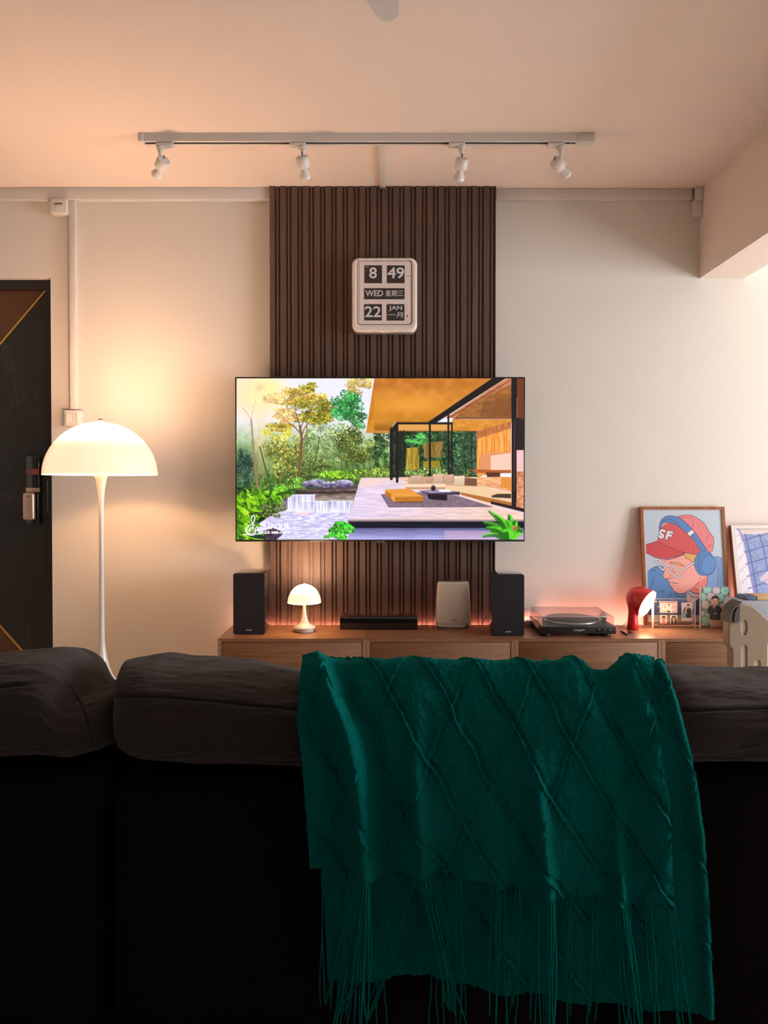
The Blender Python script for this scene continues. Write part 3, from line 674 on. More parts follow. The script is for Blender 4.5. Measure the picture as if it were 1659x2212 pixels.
    # house background foliage right
    c.poly([(842, 925), (1032, 925), (1032, 1030), (842, 1034)], (42, 72, 44), noise=(5, 5, 80))
    G(700, 935, 975, 92, 45, [(50, 105, 50), (35, 75, 40), (80, 135, 70), (25, 40, 30)], 2.6, 60, box=True)
    G(200, 905, 950, 28, 14, [(60, 150, 60), (80, 170, 80)], 2.5, 61); G(300, 1005, 970, 26, 40, [(55, 95, 60), (30, 60, 35), (90, 130, 90)], 2.4, 62)
    G(380, 940, 1018, 96, 9, [(150, 185, 80), (110, 150, 60), (200, 200, 130), (70, 100, 40)], 2.4, 63, box=True)
    c.poly([(878, 968), (905, 965), (905, 1014), (878, 1014)], (190, 150, 40), .8, noise=(2, 25, 90))
    c.poly([(914, 958), (957, 952), (955, 988), (916, 988)], (170, 120, 50), .75, noise=(2.5, 20, 70)); c.poly([(914, 996), (950, 994), (950, 1010), (914, 1010)], (190, 150, 30), .7)
    c.poly([(842, 930), (874, 930), (874, 1034), (842, 1034)], (25, 30, 25), .75, noise=(2, 14, 50))
    # deck
    c.poly([(780, 1031.5), (1131.5, 1031.5), (1131.5, 1121.5), (752, 1121.5)], (222, 205, 235), col2=(240, 200, 178), vert=False, noise=(25, 2.2, 28))
    c.poly([(780, 1031.5), (860, 1033), (800, 1052), (772, 1052)], (240, 205, 195), .7)
    c.poly([(862, 1030), (1131.5, 1030), (1131.5, 1060), (880, 1044)], (240, 190, 150), .8, noise=(14, 2, 40))
    c.poly([(752, 1121), (1131.5, 1121), (1131.5, 1127), (751, 1127)], (150, 130, 140)); c.line([(752, 1121.5), (1131.5, 1121.5)], 1.4, (225, 190, 170))
    c.poly([(752, 1126), (1131.5, 1126), (1131.5, 1141), (758, 1141)], (14, 16, 36), noise=(40, 3, 16))
    c.poly([(760, 1140), (1131.5, 1140), (1131.5, 1166), (750, 1166)], (92, 92, 140), col2=(185, 180, 240), noise=(40, 3, 20))
    c.poly([(960, 1146), (1131.5, 1146), (1131.5, 1166), (960, 1166)], (215, 175, 200), .55)
    # ceiling of the porch
    c.poly([(805, 817), (811, 817), (793, 935), (789, 933)], (238, 225, 240))
    c.poly([(809, 817), (1066, 817), (930, 912), (854, 912), (842, 930), (791.5, 930)], (196, 118, 44), col2=(205, 135, 34), noise=(18, 16, 22))
    g = c.win(809, 817, 1066, 930); m = c.inside([(809, 817), (1066, 817), (930, 912), (854, 912), (842, 930), (791.5, 930)], g)
    g2 = np.exp(-((g[4] - 880) / 95) ** 2 - ((g[5] - 872) / 24) ** 2)
    c.blend(g, m * g2, (238, 160, 60), .8); g3 = np.exp(-((g[5] - 928) / 14) ** 2); c.blend(g, m * g3, (140, 85, 18), .7)
    c.poly([(791, 930), (842, 930), (842, 936), (790, 935)], (205, 135, 60))
    # interior ceiling
    c.poly([(1093, 817), (1105, 817), (1105, 912), (1030, 932), (978, 931), (978, 903), (960, 903)], (190, 120, 80), noise=(12, 6, 26))
    c.poly([(1095, 834), (1105, 830), (1105, 902), (985, 901), (1000, 885)], (158, 98, 48), noise=(14, 8, 26)); c.poly([(1045, 868), (1105, 858), (1105, 900), (1035, 900)], (118, 72, 38), .6)
    c.line([(1102, 822), (975, 900)], 1.6, (90, 45, 30)); c.line([(985, 903), (1105, 903)], 3.4, (120, 75, 50)); c.line([(990, 905.5), (1105, 905.5)], 1, (235, 190, 140))
    c.poly([(976, 907), (1105, 907), (1105, 910), (1034, 931), (976, 930)], (214, 140, 50), noise=(10, 6, 24))
    c.poly([(861, 917), (975, 917), (975, 930), (861, 930)], (222, 158, 82)); c.line([(861, 931), (1032, 931)], 1.6, (150, 95, 40))
    # wood wall + niche
    c.poly([(1030, 932), (1104, 910), (1104, 1020), (1030, 1028)], (238, 150, 66), noise=(3, 40, 70)); c.poly([(1030, 932), (1104, 910), (1104, 925), (1030, 948)], (150, 85, 55), .6, noise=(3, 12, 50))
    c.poly([(1038, 982), (1103, 974), (1103, 1016), (1038, 1020)], (225, 145, 100)); c.poly([(1060, 984), (1103, 978), (1103, 1014), (1060, 1015)], (246, 200, 180))
    c.poly([(1010, 1013), (1104, 1016), (1104, 1022), (1030, 1021)], (175, 90, 40)); c.poly([(1050, 1020), (1080, 1020), (1080, 1030), (1052, 1030)], (90, 45, 30))
    c.poly([(1030, 1030), (1105, 1030), (1105, 1062), (1030, 1046)], (236, 170, 120), noise=(12, 2, 50)); c.poly([(1082, 1030), (1104, 1032), (1104, 1058), (1082, 1052)], (226, 140, 60))
    # steel frames
    K = (26, 20, 22)
    c.poly([(1064, 817), (1093, 817), (944, 912), (924, 912)], K); c.line([(1095, 817), (962, 903)], 1.4, (235, 185, 150))
    c.poly([(842, 930), (856, 912), (978, 912), (978, 917), (860, 917), (850, 933)], K)
    for x, w_, ya, yb in ((845.5, 6, 926, 1034), (858, 5.5, 914, 1040), (928.5, 4.5, 914, 1028), (968.5, 4, 893, 1024), (976, 3.4, 914, 1024), (866, 1.6, 930, 1030), (873, 2.5, 930, 1018), (1019, 1.4, 932, 1016), (962, 1.2, 930, 1020)):
        c.line([(x, ya), (x, yb)], w_, K)
    c.line([(1030, 931), (1030, 1028)], 1.2, (190, 120, 90))
    # sofa, rug, table
    c.poly([(823, 1067), (840, 1095), (1064, 1094), (990, 1071), (930, 1062)], (128, 106, 122), noise=(6, 2, 26)); c.line([(823, 1067), (840, 1095), (1064, 1094)], 1, (80, 60, 80))
    c.poly([(881, 1030), (1008, 1030), (1030, 1033), (1030, 1050), (882, 1046)], (205, 160, 120))
    c.poly([(870, 1046), (962, 1044), (962, 1052), (874, 1052)], (240, 210, 180)); c.poly([(874, 1052), (962, 1052), (962, 1056), (880, 1056)], (190, 140, 100))
    c.poly([(962, 1050), (1030, 1050), (1105, 1064), (1105, 1084), (1062, 1076), (992, 1062), (962, 1056)], (236, 198, 158)); c.poly([(995, 1063), (1062, 1076), (1105, 1085), (1105, 1094), (1050, 1084), (995, 1068)], (175, 110, 50))
    c.poly([(1062, 1070), (1075, 1066), (1104, 1066), (1104, 1076), (1062, 1074)], (70, 50, 40))
    for x0, y0, x1, y1, cc in ((888, 1026, 912, 1044, (215, 175, 150)), (920, 1028, 936, 1044, (205, 160, 135)), (935, 1023, 958, 1044, (225, 185, 158)), (958, 1024, 980, 1043, (215, 172, 145)), (981, 1027, 1004, 1047, (240, 210, 182))):
        c.poly(closed([(x0, y0), ((x0 + x1) / 2, y0 + 1), (x1, y0), (x1 - 1, (y0 + y1) / 2), (x1, y1), ((x0 + x1) / 2, y1), (x0, y1), (x0 + 1, (y0 + y1) / 2)], 3), cc, col2=[q * .86 for q in cc])
        c.line([(x1, y0 + 1), (x1 - 1, (y0 + y1) / 2), (x1, y1)], .8, (150, 105, 85))
    c.poly([(1005, 1032), (1030, 1034), (1030, 1050), (1003, 1048)], (120, 80, 55))
    c.poly([(832, 1057), (885, 1055), (898, 1063), (898, 1072), (845, 1076), (832, 1068)], (226, 150, 62)); c.poly([(832, 1060), (845, 1066), (845, 1077), (832, 1068)], (190, 110, 30))
    c.poly([(845, 1066), (895, 1063), (914, 1072), (914, 1083), (852, 1084), (845, 1077)], (232, 155, 65)); c.poly([(853, 1073), (914, 1072), (914, 1083), (853, 1084)], (190, 115, 35)); c.line([(852, 1084.6), (914, 1083.6)], 1.4, (70, 40, 40))
    c.poly([(922, 1064), (966, 1066), (966, 1081), (926, 1078)], (32, 22, 36)); c.poly([(904, 1060), (940, 1057), (994, 1062), (993, 1069), (925, 1067)], (70, 55, 75)); c.poly([(908, 1060), (940, 1058), (990, 1062), (930, 1065)], (190, 175, 200), .7)
    c.poly([(946, 1057), (970, 1057), (975, 1062), (950, 1062)], (240, 235, 245)); c.ell(936, 1054, 5, 6, (40, 28, 48)); c.ell(936, 1049, 3.2, 2, (120, 100, 130))
    # right column
    c.poly([(1104.5, 817), (1116.5, 817), (1115.5, 1096), (1105, 1093)], (22, 18, 26)); c.line([(1112, 905), (1110, 1060)], 1.6, (150, 95, 60), .6)
    c.poly([(1116.5, 817), (1132, 817), (1132, 905), (1116.5, 902)], (112, 52, 30)); c.poly([(1116, 902), (1132, 905), (1132, 972), (1116, 972)], (36, 24, 28))
    c.poly([(1116, 972), (1132, 972), (1132, 1018), (1116, 1018)], (240, 190, 190)); c.poly([(1116, 1018), (1132, 1018), (1132, 1100), (1116, 1094)], (215, 140, 100), noise=(6, 4, 60))
    c.poly([(1060, 1082), (1105, 1092), (1132, 1098), (1132, 1106), (1060, 1088)], (40, 24, 24))
    c.poly([(1064, 1090), (1132, 1106), (1132, 1110), (1064, 1094)], (225, 205, 220))
    # foreground plants
    G(420, 735, 1148, 32, 18, [(60, 200, 40), (30, 150, 30), (120, 230, 70), (20, 90, 25)], 3.2, 70, flat=.6); G(120, 745, 1132, 16, 10, [(70, 205, 50), (40, 160, 30)], 3, 71); G(80, 712, 1160, 14, 7, [(60, 200, 50), (130, 230, 90)], 2.6, 72)
    for k, (x1, y1) in enumerate(((1044, 1128), (1056, 1103), (1042, 1158), (1080, 1120), (1100, 1112), (1124, 1140), (1128, 1150), (1060, 1146), (1114, 1126), (1050, 1140), (1095, 1125), (1070, 1112), (1088, 1150))):
        pts = smooth([(1100, 1168), ((1100 + x1) / 2 + 3, (1165 + y1) / 2 - 8), (x1, y1)], 22)
        for i in range(3, len(pts) - 1):
            (xa, ya), (xb_, yb) = pts[i], pts[i + 1]; dx, dy = xb_ - xa, yb - ya; L = math.hypot(dx, dy) + 1e-6; q = (1 - i / len(pts)) * 9 + 2
            cc = [(95, 225, 30), (60, 180, 25), (135, 240, 70)][(i + k) % 3]
            for sg in (-1, 1): c.line([(xa, ya), (xa + (dx * .8 - sg * dy) / L * q, ya + (dy * .8 + sg * dx) / L * q)], .9, cc if sg > 0 else (30, 105, 20), .9)
        c.line(pts, 1.0, (30, 110, 20))
    G(60, 1116, 1135, 10, 12, [(190, 60, 60), (230, 180, 90), (210, 90, 90)], 1.5, 75)
    # sun beams top left
    g = (np.exp(-((Y - 822 - (X - 511) * 0.35) / 16) ** 2) * np.clip(1 - (X - 511) / 130, 0, 1) * .5)[..., None]
    c.a[:] = c.a * (1 - g) + np.array((255, 226, 190.)) * g
    g = (np.exp(-((X - 560) / 50) ** 2 - ((Y - 860) / 55) ** 2) * .45)[..., None]; c.a[:] = c.a * (1 - g) + np.array((255, 240, 200.)) * g
    # channel logo, cup and clef
    Wt = (246, 246, 255)
    c.line([(549, 1112), (543, 1118), (545, 1128), (549, 1134), (540, 1143), (537, 1146)], 1.8, Wt, sub=5)
    c.line([(549, 1112), (551, 1120), (545, 1131), (537, 1136), (533, 1144), (536, 1151), (544, 1154), (551, 1150), (552, 1143), (546, 1139), (541, 1143), (542, 1148)], 2.0, Wt, sub=5)
    c.line([(545, 1128), (547, 1150)], 1.4, Wt); c.line([(531, 1137), (531, 1146), (536, 1153), (546, 1154), (553, 1149)], 1.8, Wt, sub=4)
    c.line([(553, 1140), (557, 1138), (556, 1145), (551, 1147)], 1.6, Wt, sub=3); c.line([(526, 1153.5), (559, 1153.5)], 1.6, Wt); c.line([(536, 1156), (550, 1156)], 1.2, Wt)
    return c.out(1.12)
cor = [W(511, 817.5, TVY - 0.0008), W(1131.3, 817.5, TVY - 0.0008), W(1131.3, 1165.6, TVY - 0.0008), W(511, 1165.6, TVY - 0.0008)]
M['screen'] = vcol('lit_television_screen', emit=1.0, rough=0.25)
scr = grid_obj('screen', quad_grid(cor, 768, 431), 'screen', tv, paint_tv())
M['caption'] = emis('white_screen_caption', (0.93, 0.93, 1.0), 1.0)
put('screen_caption', text_mb('TRANQUIL', (560.5, 1131, 626, 1144.5), TVY - 0.0014, bold=-0.012), 'caption', scr, label='white channel name in thin capitals')
put('screen_caption', text_mb('JAZZ MELODY', (560.5, 1148, 626, 1154), TVY - 0.0014, bold=0.02), 'caption', scr, label='white channel subtitle in bold capitals')

# ================================================================== FLIP CLOCK
KY = 3.775
a = W(760.3, 556, KY); b = W(901.2, 717, KY)
ck = thing('flip_clock', 'cream flip clock calendar hanging on slatted panel, reading 8 49 WED 22 JAN', 'clock', ((a[0] + b[0]) / 2, PY, b[2]))
def ringbox(a, b, ia, ib, y0, y1, r, ri):
    m = MB(); o = []
    def rr(x0, x1, z0, z1, rr_, y): return [(p[0], y, p[1]) for p in rrect(x0, x1, z0, z1, rr_, 10)]
    X0, X1, Z0, Z1 = a[0], b[0], b[2], a[2]; x0, x1, z0, z1 = ia[0], ib[0], ib[2], ia[2]
    e = 0.012
    o.append(rr(X0, X1, Z0, Z1, r, y1)); o.append(rr(X0, X1, Z0, Z1, r, y0 + e))
    for k in range(1, 6):
        t = k / 5 * PI / 2
        o.append(rr(X0 + e * (1 - math.cos(t)) * 1.0, X1 - e * (1 - math.cos(t)), Z0 + e * (1 - math.cos(t)), Z1 - e * (1 - math.cos(t)), r, y0 + e * (1 - math.sin(t))))
    o.append(rr(x0 - 0.002, x1 + 0.002, z0 - 0.002, z1 + 0.002, ri, y0)); o.append(rr(x0, x1, z0, z1, ri, y0 + 0.002)); o.append(rr(x0, x1, z0, z1, ri, y0 + 0.03))
    return m.rings(o)
ia = W(771, 562, KY); ib = W(890.5, 701.5, KY)
ia = W(770.8, 562.3, KY); ib = W(890.3, 701.3, KY)
put('case', ringbox(a, b, ia, ib, KY, PY - 0.0005, 0.036, 0.018), 'clockcase', ck)
put('face_gasket', MB().prism(rrect(ia[0], ib[0], ib[2], ia[2], 0.018), KY + 0.006, KY + 0.012), pbr('purple_gasket', (0.09, 0.03, 0.07), 0.4, var=0.05), ck)
put('face_plate', MB().prism(rrect(ia[0] + .0035, ib[0] - .0035, ib[2] + .0035, ia[2] - .0035, 0.016), KY + 0.004, KY + 0.010), 'clockface', ck)
put('face_plate', MB().prism(rrect(ia[0] + .014, ib[0] - .016, ib[2] + .018, ia[2] - .012, 0.010), KY + 0.0025, KY + 0.006), 'clockface', ck)
FYc_ = KY + 0.001
cards = [((787.2, 573, 825.3, 611.6), [('8', (797.5, 577.5, 814, 601.5), .016), ('AM', (789, 575.3, 795.5, 577.7), .0)]),
         ((836, 573.2, 874, 611.6), [('49', (837, 577.5, 873, 601.5), .016)]),
         ((786.8, 622.4, 874, 646.4), [('WED', (789.5, 627, 827.5, 640), .016), ('\u661f\u671f\u4e09', (832.8, 627, 871, 640), .006)]),
         ((786.8, 657, 825, 692), [('22', (788, 661.5, 823, 685), .016)]),
         ((835.3, 657, 873.8, 692.5), [('JAN', (840, 660.3, 868.5, 672), .016), ('\u4e00\u6708', (837.5, 674.5, 870.5, 686), .006)])]
for (x0, y0, x1, y1), tx in cards:
    p0 = W(x0, y0, FYc_); p1 = W(x1, y1, FYc_)
    cd = put('flap_card', MB().prism(rrect(p0[0], p1[0], p1[2], p0[2], 0.002, 3), FYc_ + 0.0006, KY + 0.004), 'flap', ck)
    for s_, bx_, bo in tx: put('card_print', text_mb(s_, bx_, FYc_ + 0.0002, bo), 'digit', cd)
put('face_print', text_mb('TWEMCO', (877, 596, 888, 598), FYc_ + 0.0006), 'ink', ck)
put('battery_mark', pxbox(879.5, 680, 881.3, 685, FYc_ + 0.0004, 0.003, 0.0003), 'ink', ck)

# ================================================================== CABINETS
CF, CB = 3.487, 3.832; CT = ZA(1379.5, CF)
bnd = [469, 791, 1113, 1431.5, 1752]
labs = ['leftmost walnut cabinet unit, under left speaker and mushroom lamp', 'walnut cabinet unit under router and black media box',
        'walnut cabinet unit under turntable and red lamp', 'walnut cabinet unit under framed pictures, behind beige playpen panel']
for k in range(4):
    x0, x1 = XA(bnd[k], CF) + 0.0008, XA(bnd[k + 1], CF) - 0.0008
    cb = thing('cabinet', labs[k], 'cabinet', ((x0 + x1) / 2, (CF + CB) / 2, 0), 'walnut cabinet units in a row under television')
    th = 0.0165
    m = MB()
    m.prism([(x0, 0.0), (x0, CT), (x0 + th, CT - th), (x0 + th, 0.0)], CF, CB)
    m.prism([(x1, 0.0), (x1 - th, 0.0), (x1 - th, CT - th), (x1, CT)], CF, CB)
    m.box(x0 + th, x1 - th, CF, CB, 0.0, 0.02); m.box(x0 + th, x1 - th, CB - 0.006, CB, 0.02, CT - th)
    put('body', m, 'walnut_body', cb)
    put('top_board', MB().prism([(x0, CT), (x1, CT), (x1 - th, CT - th), (x0 + th, CT - th)], CF, CB), 'walnut_top', cb)
    put('drawer_front', MB().bbox(x0 + th + 0.0015, x1 - th - 0.0025, CF + 0.0015, CF + 0.018, 0.0215, CT - th - 0.0025, 0.001, 1), 'walnut', cb)

# LED strip behind the cabinets
xl, xr_ = XA(512, CB), XA(1740, CB)
M['led'] = emis('pink_led', (1.0, 0.36, 0.27), 42.0)
o = put('led_strip', MB().box(xl, xr_, CB + 0.001, CB + 0.009, CT - 0.016, CT - 0.010), 'led')
tag(o, 'glowing pink LED strip along rear edge of walnut cabinets', 'LED strip')

# ================================================================== SPEAKERS
def speaker(fx0, fx1, ytop, ybot, lab):
    Y0 = 1148.8 / (ybot - 1050)
    p0 = W(fx0, ytop, Y0); p1 = W(fx1, ybot, Y0); dp = 0.215
    o = thing('bookshelf_speaker', lab, 'speaker', ((p0[0] + p1[0]) / 2, Y0 + dp / 2, CT), 'pair of bookshelf speakers')
    x0, x1, z0, z1 = p0[0], p1[0], CT, p0[2]
    put('cabinet_box', MB().bbox(x0 + 0.002, x1 - 0.002, Y0 + 0.018, Y0 + dp, z0 + 0.003, z1 - 0.001, 0.003, 2), 'gloss', o)
    g = put('grille', MB().prism([(x0 + 0.006, z0 + 0.001), (x1 - 0.006, z0 + 0.001), (x1, z0 + 0.007), (x1, z1 - 0.006), (x1 - 0.006, z1), (x0 + 0.006, z1), (x0, z1 - 0.006), (x0, z0 + 0.007)], Y0, Y0 + 0.0175), 'grille', o)
    for fx in (x0 + 0.02, x1 - 0.02):
        for fy in (Y0 + 0.04, Y0 + dp - 0.02): put('foot', MB().lathe([(0.008, 0), (0.008, 0.004)], (fx, fy, z0), n=16), 'black', o)
    cx = (fx0 + fx1) / 2
    put('badge', text_mb('EDIFIER', (cx - 6, ybot - 10.6, cx + 6, ybot - 8.2), Y0 - 0.0006, .02), 'digit', g, label='small silver lettering badge')
speaker(503.5, 572.3, 1239, 1370.6, 'black bookshelf speaker left of the mushroom lamp')
speaker(1064, 1132.3, 1241, 1374, 'black bookshelf speaker between router and turntable')

# ================================================================== LAMPS
def dome(cx, cy, R, zr, H, th, emat, parent, name='lamp_shade', n=72, m=22):
    outer = [(R * math.cos(t), H * math.sin(t)) for t in np.linspace(0, PI / 2 - 0.02, m)]
    inner = [((R - th) * math.cos(t), (H - th) * math.sin(t)) for t in np.linspace(PI / 2 - 0.02, 0, m)]
    prof = [(R, 0)] + outer + inner
    mb = MB(); mb.lathe([(r, z) for r, z in prof], (cx, cy, zr), n=n, caps=False)
    # close rim
    return put(name, mb, emat, parent)
# floor lamp
LY = 3.415; lx_, zr = XA(218.5, LY), ZA(1026.5, LY); LR = 117 * LY / F; LH = ZA(912, LY) - zr
fl = thing('floor_lamp', 'white floor lamp with glowing mushroom dome shade beside entrance door', 'floor lamp', (lx_, LY, 0))
def shade_mat(name, col, side, top, inner=None):
    m, nt, b = newmat(name)
    b.inputs['Base Color'].default_value = (0.5, 0.48, 0.45, 1); b.inputs['Roughness'].default_value = 0.15
    b.inputs['Coat Weight'].default_value = 0.5
    ge = nt.nodes.new('ShaderNodeNewGeometry'); sp = nt.nodes.new('ShaderNodeSeparateXYZ'); nt.links.new(ge.outputs['Normal'], sp.inputs[0])
    mr = nt.nodes.new('ShaderNodeMapRange'); mr.inputs[1].default_value = 0.35; mr.inputs[2].default_value = 1.0
    nt.links.new(sp.outputs[2], mr.inputs[0])
    pw = nt.nodes.new('ShaderNodeMath'); pw.operation = 'POWER'; pw.inputs[1].default_value = 5.0; nt.links.new(mr.outputs[0], pw.inputs[0])
    ma = nt.nodes.new('ShaderNodeMath'); ma.operation = 'MULTIPLY_ADD'; ma.inputs[1].default_value = top; ma.inputs[2].default_value = side
    nt.links.new(pw.outputs[0], ma.inputs[0]); nt.links.new(ma.outputs[0], b.inputs['Emission Strength'])
    b.inputs['Emission Color'].default_value = (*col, 1)
    return m
M['shade'] = shade_mat('opal_shade_lit', (1.0, 0.58, 0.35), 1.3, 88.0)
dome(lx_, LY, LR, zr, LH, 0.004, 'shade', fl)
put('shade_knob', MB().lathe([(0.004, 0.0), (0.009, 0.002), (0.012, 0.008), (0.010, 0.015), (0.004, 0.018)], (lx_, LY, zr + LH - 0.001), n=24), 'metal', fl)
k_ = LY / F
prof = [(0.165, 0.0), (0.168, 0.006), (0.16, 0.012), (0.12, 0.03), (0.08, 0.065)]
for py, hw in ((1470, 30), (1455, 20.5), (1440, 15.5), (1420, 10.5), (1400, 7.6), (1380, 6.0), (1350, 5.4), (1250, 5.2), (1150, 5.2), (1096, 5.4), (1080, 6.0), (1060, 7.6), (1045, 9.8), (1033, 12.5), (1024, 15.0)):
    prof.append((hw * k_, ZA(py, LY)))
put('stem', MB().lathe(prof, (lx_, LY, 0), n=40), 'lampwhite', fl)
put('reflector', MB().lathe([(15 * k_, 0), (0.07, 0.03), (0.074, 0.036), (0.02, 0.04)], (lx_, LY, ZA(1024, LY)), n=40), 'lampwhite', fl)
put('bulb', MB().lathe([(0.018, 0.0), (0.02, 0.02), (0.03, 0.04), (0.03, 0.055), (0.01, 0.075)], (lx_, LY, ZA(1024, LY) + 0.041), n=24), emis('warm_bulb', (1, 0.62, 0.3), 20), fl)
pl = point('floor_lamp_light', (lx_, LY, zr + 0.075), 13, LAMP_COL, 0.04)
pl.location.z = zr + 0.145
# mushroom table lamp
TY = 3.665; tx = XA(657, TY); tk = TY / F
tlp = thing('table_lamp', 'small glowing white mushroom table lamp on cabinet between left speaker and media box', 'table lamp', (tx, TY, CT))
zr2 = ZA(1301, TY); TR = 36 * tk; TH = ZA(1262.5, TY) - zr2
M['shade2'] = shade_mat('small_opal_shade_lit', (1.0, 0.62, 0.40), 1.4, 420.0)
dome(tx, TY, TR, zr2, TH, 0.0025, 'shade2', tlp, n=56, m=16)
put('shade_knob', MB().lathe([(0.002, 0), (0.005, 0.003), (0.003, 0.008)], (tx, TY, zr2 + TH - 0.0005), n=16), 'metal', tlp)
put('base', MB().lathe([(20 * tk, 0), (20 * tk, 6 * tk)], (tx, TY, CT), n=48), 'white', tlp)
pf = [(23 * tk, 6 * tk), (24.4 * tk, 8 * tk), (23.5 * tk, 11 * tk), (14.5 * tk, 15 * tk), (10 * tk, 19 * tk), (6.3 * tk, 28 * tk), (4.2 * tk, 40 * tk), (3.4 * tk, 52 * tk), (4.2 * tk, 64 * tk), (8 * tk, 68 * tk), (3 * tk, 72 * tk)]
put('stem', MB().lathe(pf, (tx, TY, CT), n=48), 'lampwhite', tlp)
point('table_lamp_light', (tx, TY, zr2 + 0.05), 2.4, (1.0, 0.55, 0.2), 0.012)
# red lamp
RY = 3.715; rk = RY / F
rl = thing('table_lamp', 'red bullet shaped table lamp tilted towards the framed pictures, face lit', 'table lamp', (XA(1368, RY), RY, CT))
fc = Vector(W(1398.5, 1305, RY - 0.01)); nn = Vector((0.66, -0.64, -0.40)).normalized(); R_ = 31.8 * rk
hp = [(R_, 0.0), (R_ * 1.0, -0.004), (R_ * .985, -0.02), (R_ * .94, -0.045), (R_ * .85, -0.068), (R_ * .70, -0.088), (R_ * .48, -0.103), (R_ * .22, -0.111), (0.0005, -0.113)]
inn = [(R_ - .002, 0.0), (R_ * .95, -0.01)]
hd = put('lamp_head', MB().lathe([(r, t) for r, t in inn[::-1]] + hp if False else hp, fc, nn, 56, caps=False), 'red', rl)
M['face'] = emis('lit_lamp_face', (1.0, 0.62, 0.34), 26)
put('diffuser', MB().lathe([(R_ * .975, -0.004), (R_ * .96, -0.0005), (R_ * .5, 0.002), (0.0005, 0.003)], fc, nn, 48, caps=False), 'face', rl)
st = [(12.4, 1359.5), (11.2, 1345), (10.2, 1333), (9.6, 1322), (10.4, 1313), (12.5, 1304), (13.5, 1296)]
put('lamp_foot', MB().lathe([(r * rk, (CT if i == 0 else ZA(y, RY)) - CT) for i, (r, y) in enumerate(st)], (XA(1368, RY), RY, CT), n=40), 'red', rl)

# ================================================================== MEDIA BOX, ROUTER
BY = 1148.8 / (1360.5 - 1050)
p0 = W(734, 1334.5, BY); p1 = W(902.5, 1360.5, BY)
mbx = thing('media_box', 'long glossy black media player box between mushroom lamp and router', 'media player', ((p0[0] + p1[0]) / 2, BY + .05, CT))
put('housing', MB().bbox(p0[0], p1[0], BY, BY + 0.125, CT, p0[2], 0.003, 2), 'gloss', mbx)
put('top_cover', MB().bbox(p0[0] + .001, p1[0] - .001, BY + 0.002, BY + 0.124, p0[2] - 0.0005, p0[2] + 0.0025, 0.001, 1), 'smoke', mbx)
RoY = 3.76; rc = XA(979, RoY)
ro = thing('wifi_router', 'white rounded wifi router with grey base between media box and right speaker', 'router', (rc, RoY, CT))
def ellring(a_, b_, z, n=64, e=2.6):
    return [(rc + a_ * math.copysign(abs(math.cos(t)) ** (2 / e), math.cos(t)), RoY + b_ * math.copysign(abs(math.sin(t)) ** (2 / e), math.sin(t)), z) for t in np.linspace(0, 2 * PI, n, endpoint=False)]
rz = lambda py: ZA(py, RoY - 0.04)
rw = (RoY - 0.02) / F
body = [(37.5, .042, 1351), (38, .043, 1346), (37.8, .043, 1330), (36.8, .041, 1300), (35.2, .038, 1272), (34.3, .036, 1262), (33, .034, 1258.8), (30.5, .031, 1258)]
put('body', MB().rings([ellring(w * rw, dd, rz(py)) for w, dd, py in body]), 'router', ro)
put('base', MB().rings([ellring(34.5 * rw, .039, CT), ellring(35.5 * rw, .040, CT + 0.004), ellring(38.3 * rw, .0435, rz(1350) + .001)]), 'silver', ro)
put('top_recess', MB().rings([ellring(29 * rw, .030, rz(1258) - .001), ellring(29 * rw, .030, rz(1258) + .0004)]), 'silver', ro)
put('lettering', text_mb('orbi', (972, 1335, 987.5, 1343), RoY - .0445, 0.0), 'silver', ro)

# ================================================================== TURNTABLE
QY = 3.527; qx0, qx1 = XA(1170, QY), XA(1332.6, QY); QB = 3.828; qk = QY / F
tt = thing('turntable', 'black turntable with clear dust cover, right of the right speaker', 'turntable', ((qx0 + qx1) / 2, (QY + QB) / 2, CT))
zt = ZA(1354, QY); zb_ = ZA(1369.5, QY)
put('plinth', MB().bbox(qx0, qx1, QY, QB, zb_, zt, 0.003, 2), 'black', tt)
for x in (XA(1182, QY), XA(1312, QY)):
    for y in (QY + 0.035, QB - 0.04): put('foot', MB().lathe([(0.026, 0), (0.028, 0.004), (0.028, zb_ - CT)], (x, y, CT), n=28), 'black', tt)
pcx, pcy, pr = XA(1235, QY + 0.14), QY + 0.145, 0.135
put('platter', MB().lathe([(pr - 0.006, 0), (pr, 0.004), (pr, 0.011), (pr - 0.004, 0.013)], (pcx, pcy, zt + 0.002), n=72), 'metal', tt)
put('platter_mat', MB().lathe([(pr - 0.007, 0), (pr - 0.007, 0.003), (0.004, 0.003)], (pcx, pcy, zt + 0.0152), n=64), 'ink', tt)
ta = put('tonearm', MB().lathe([(0.02, 0), (0.02, 0.018), (0.012, 0.02), (0.012, 0.03)], (XA(1302, 3.75), 3.74, zt), n=24)
         .tube([(XA(1302, 3.75), 3.78, zt + .034), (XA(1302, 3.75), 3.70, zt + .034), (XA(1296, 3.7), 3.62, zt + .03)], 0.004)
         .box(XA(1293, 3.6), XA(1299, 3.6), 3.585, 3.625, zt + 0.018, zt + 0.028), 'metal', tt)
put('arm_rest', MB().box(XA(1303, 3.6), XA(1310, 3.6), 3.60, 3.62, zt - .001, zt + 0.03), 'black', tt)
for px in (1188.5, 1292, 1304.5, 1317): put('button', MB().lathe([(0.0065, 0), (0.0065, 0.004), (0.005, 0.005)], W(px, 1361, QY), (0, -1, 0), 20), 'gloss', tt)
for px in (1293, 1305.5, 1318): put('button_mark', MB().lathe([(0.0012, 0), (0.0012, 0.0006)], W(px, 1360.5, QY - 0.005), (0, -1, 0), 8), 'digit', tt)
put('lettering', text_mb('audio-technica', (1245, 1359.3, 1263, 1362.2), QY - .0004, 0.02), 'digit', tt)
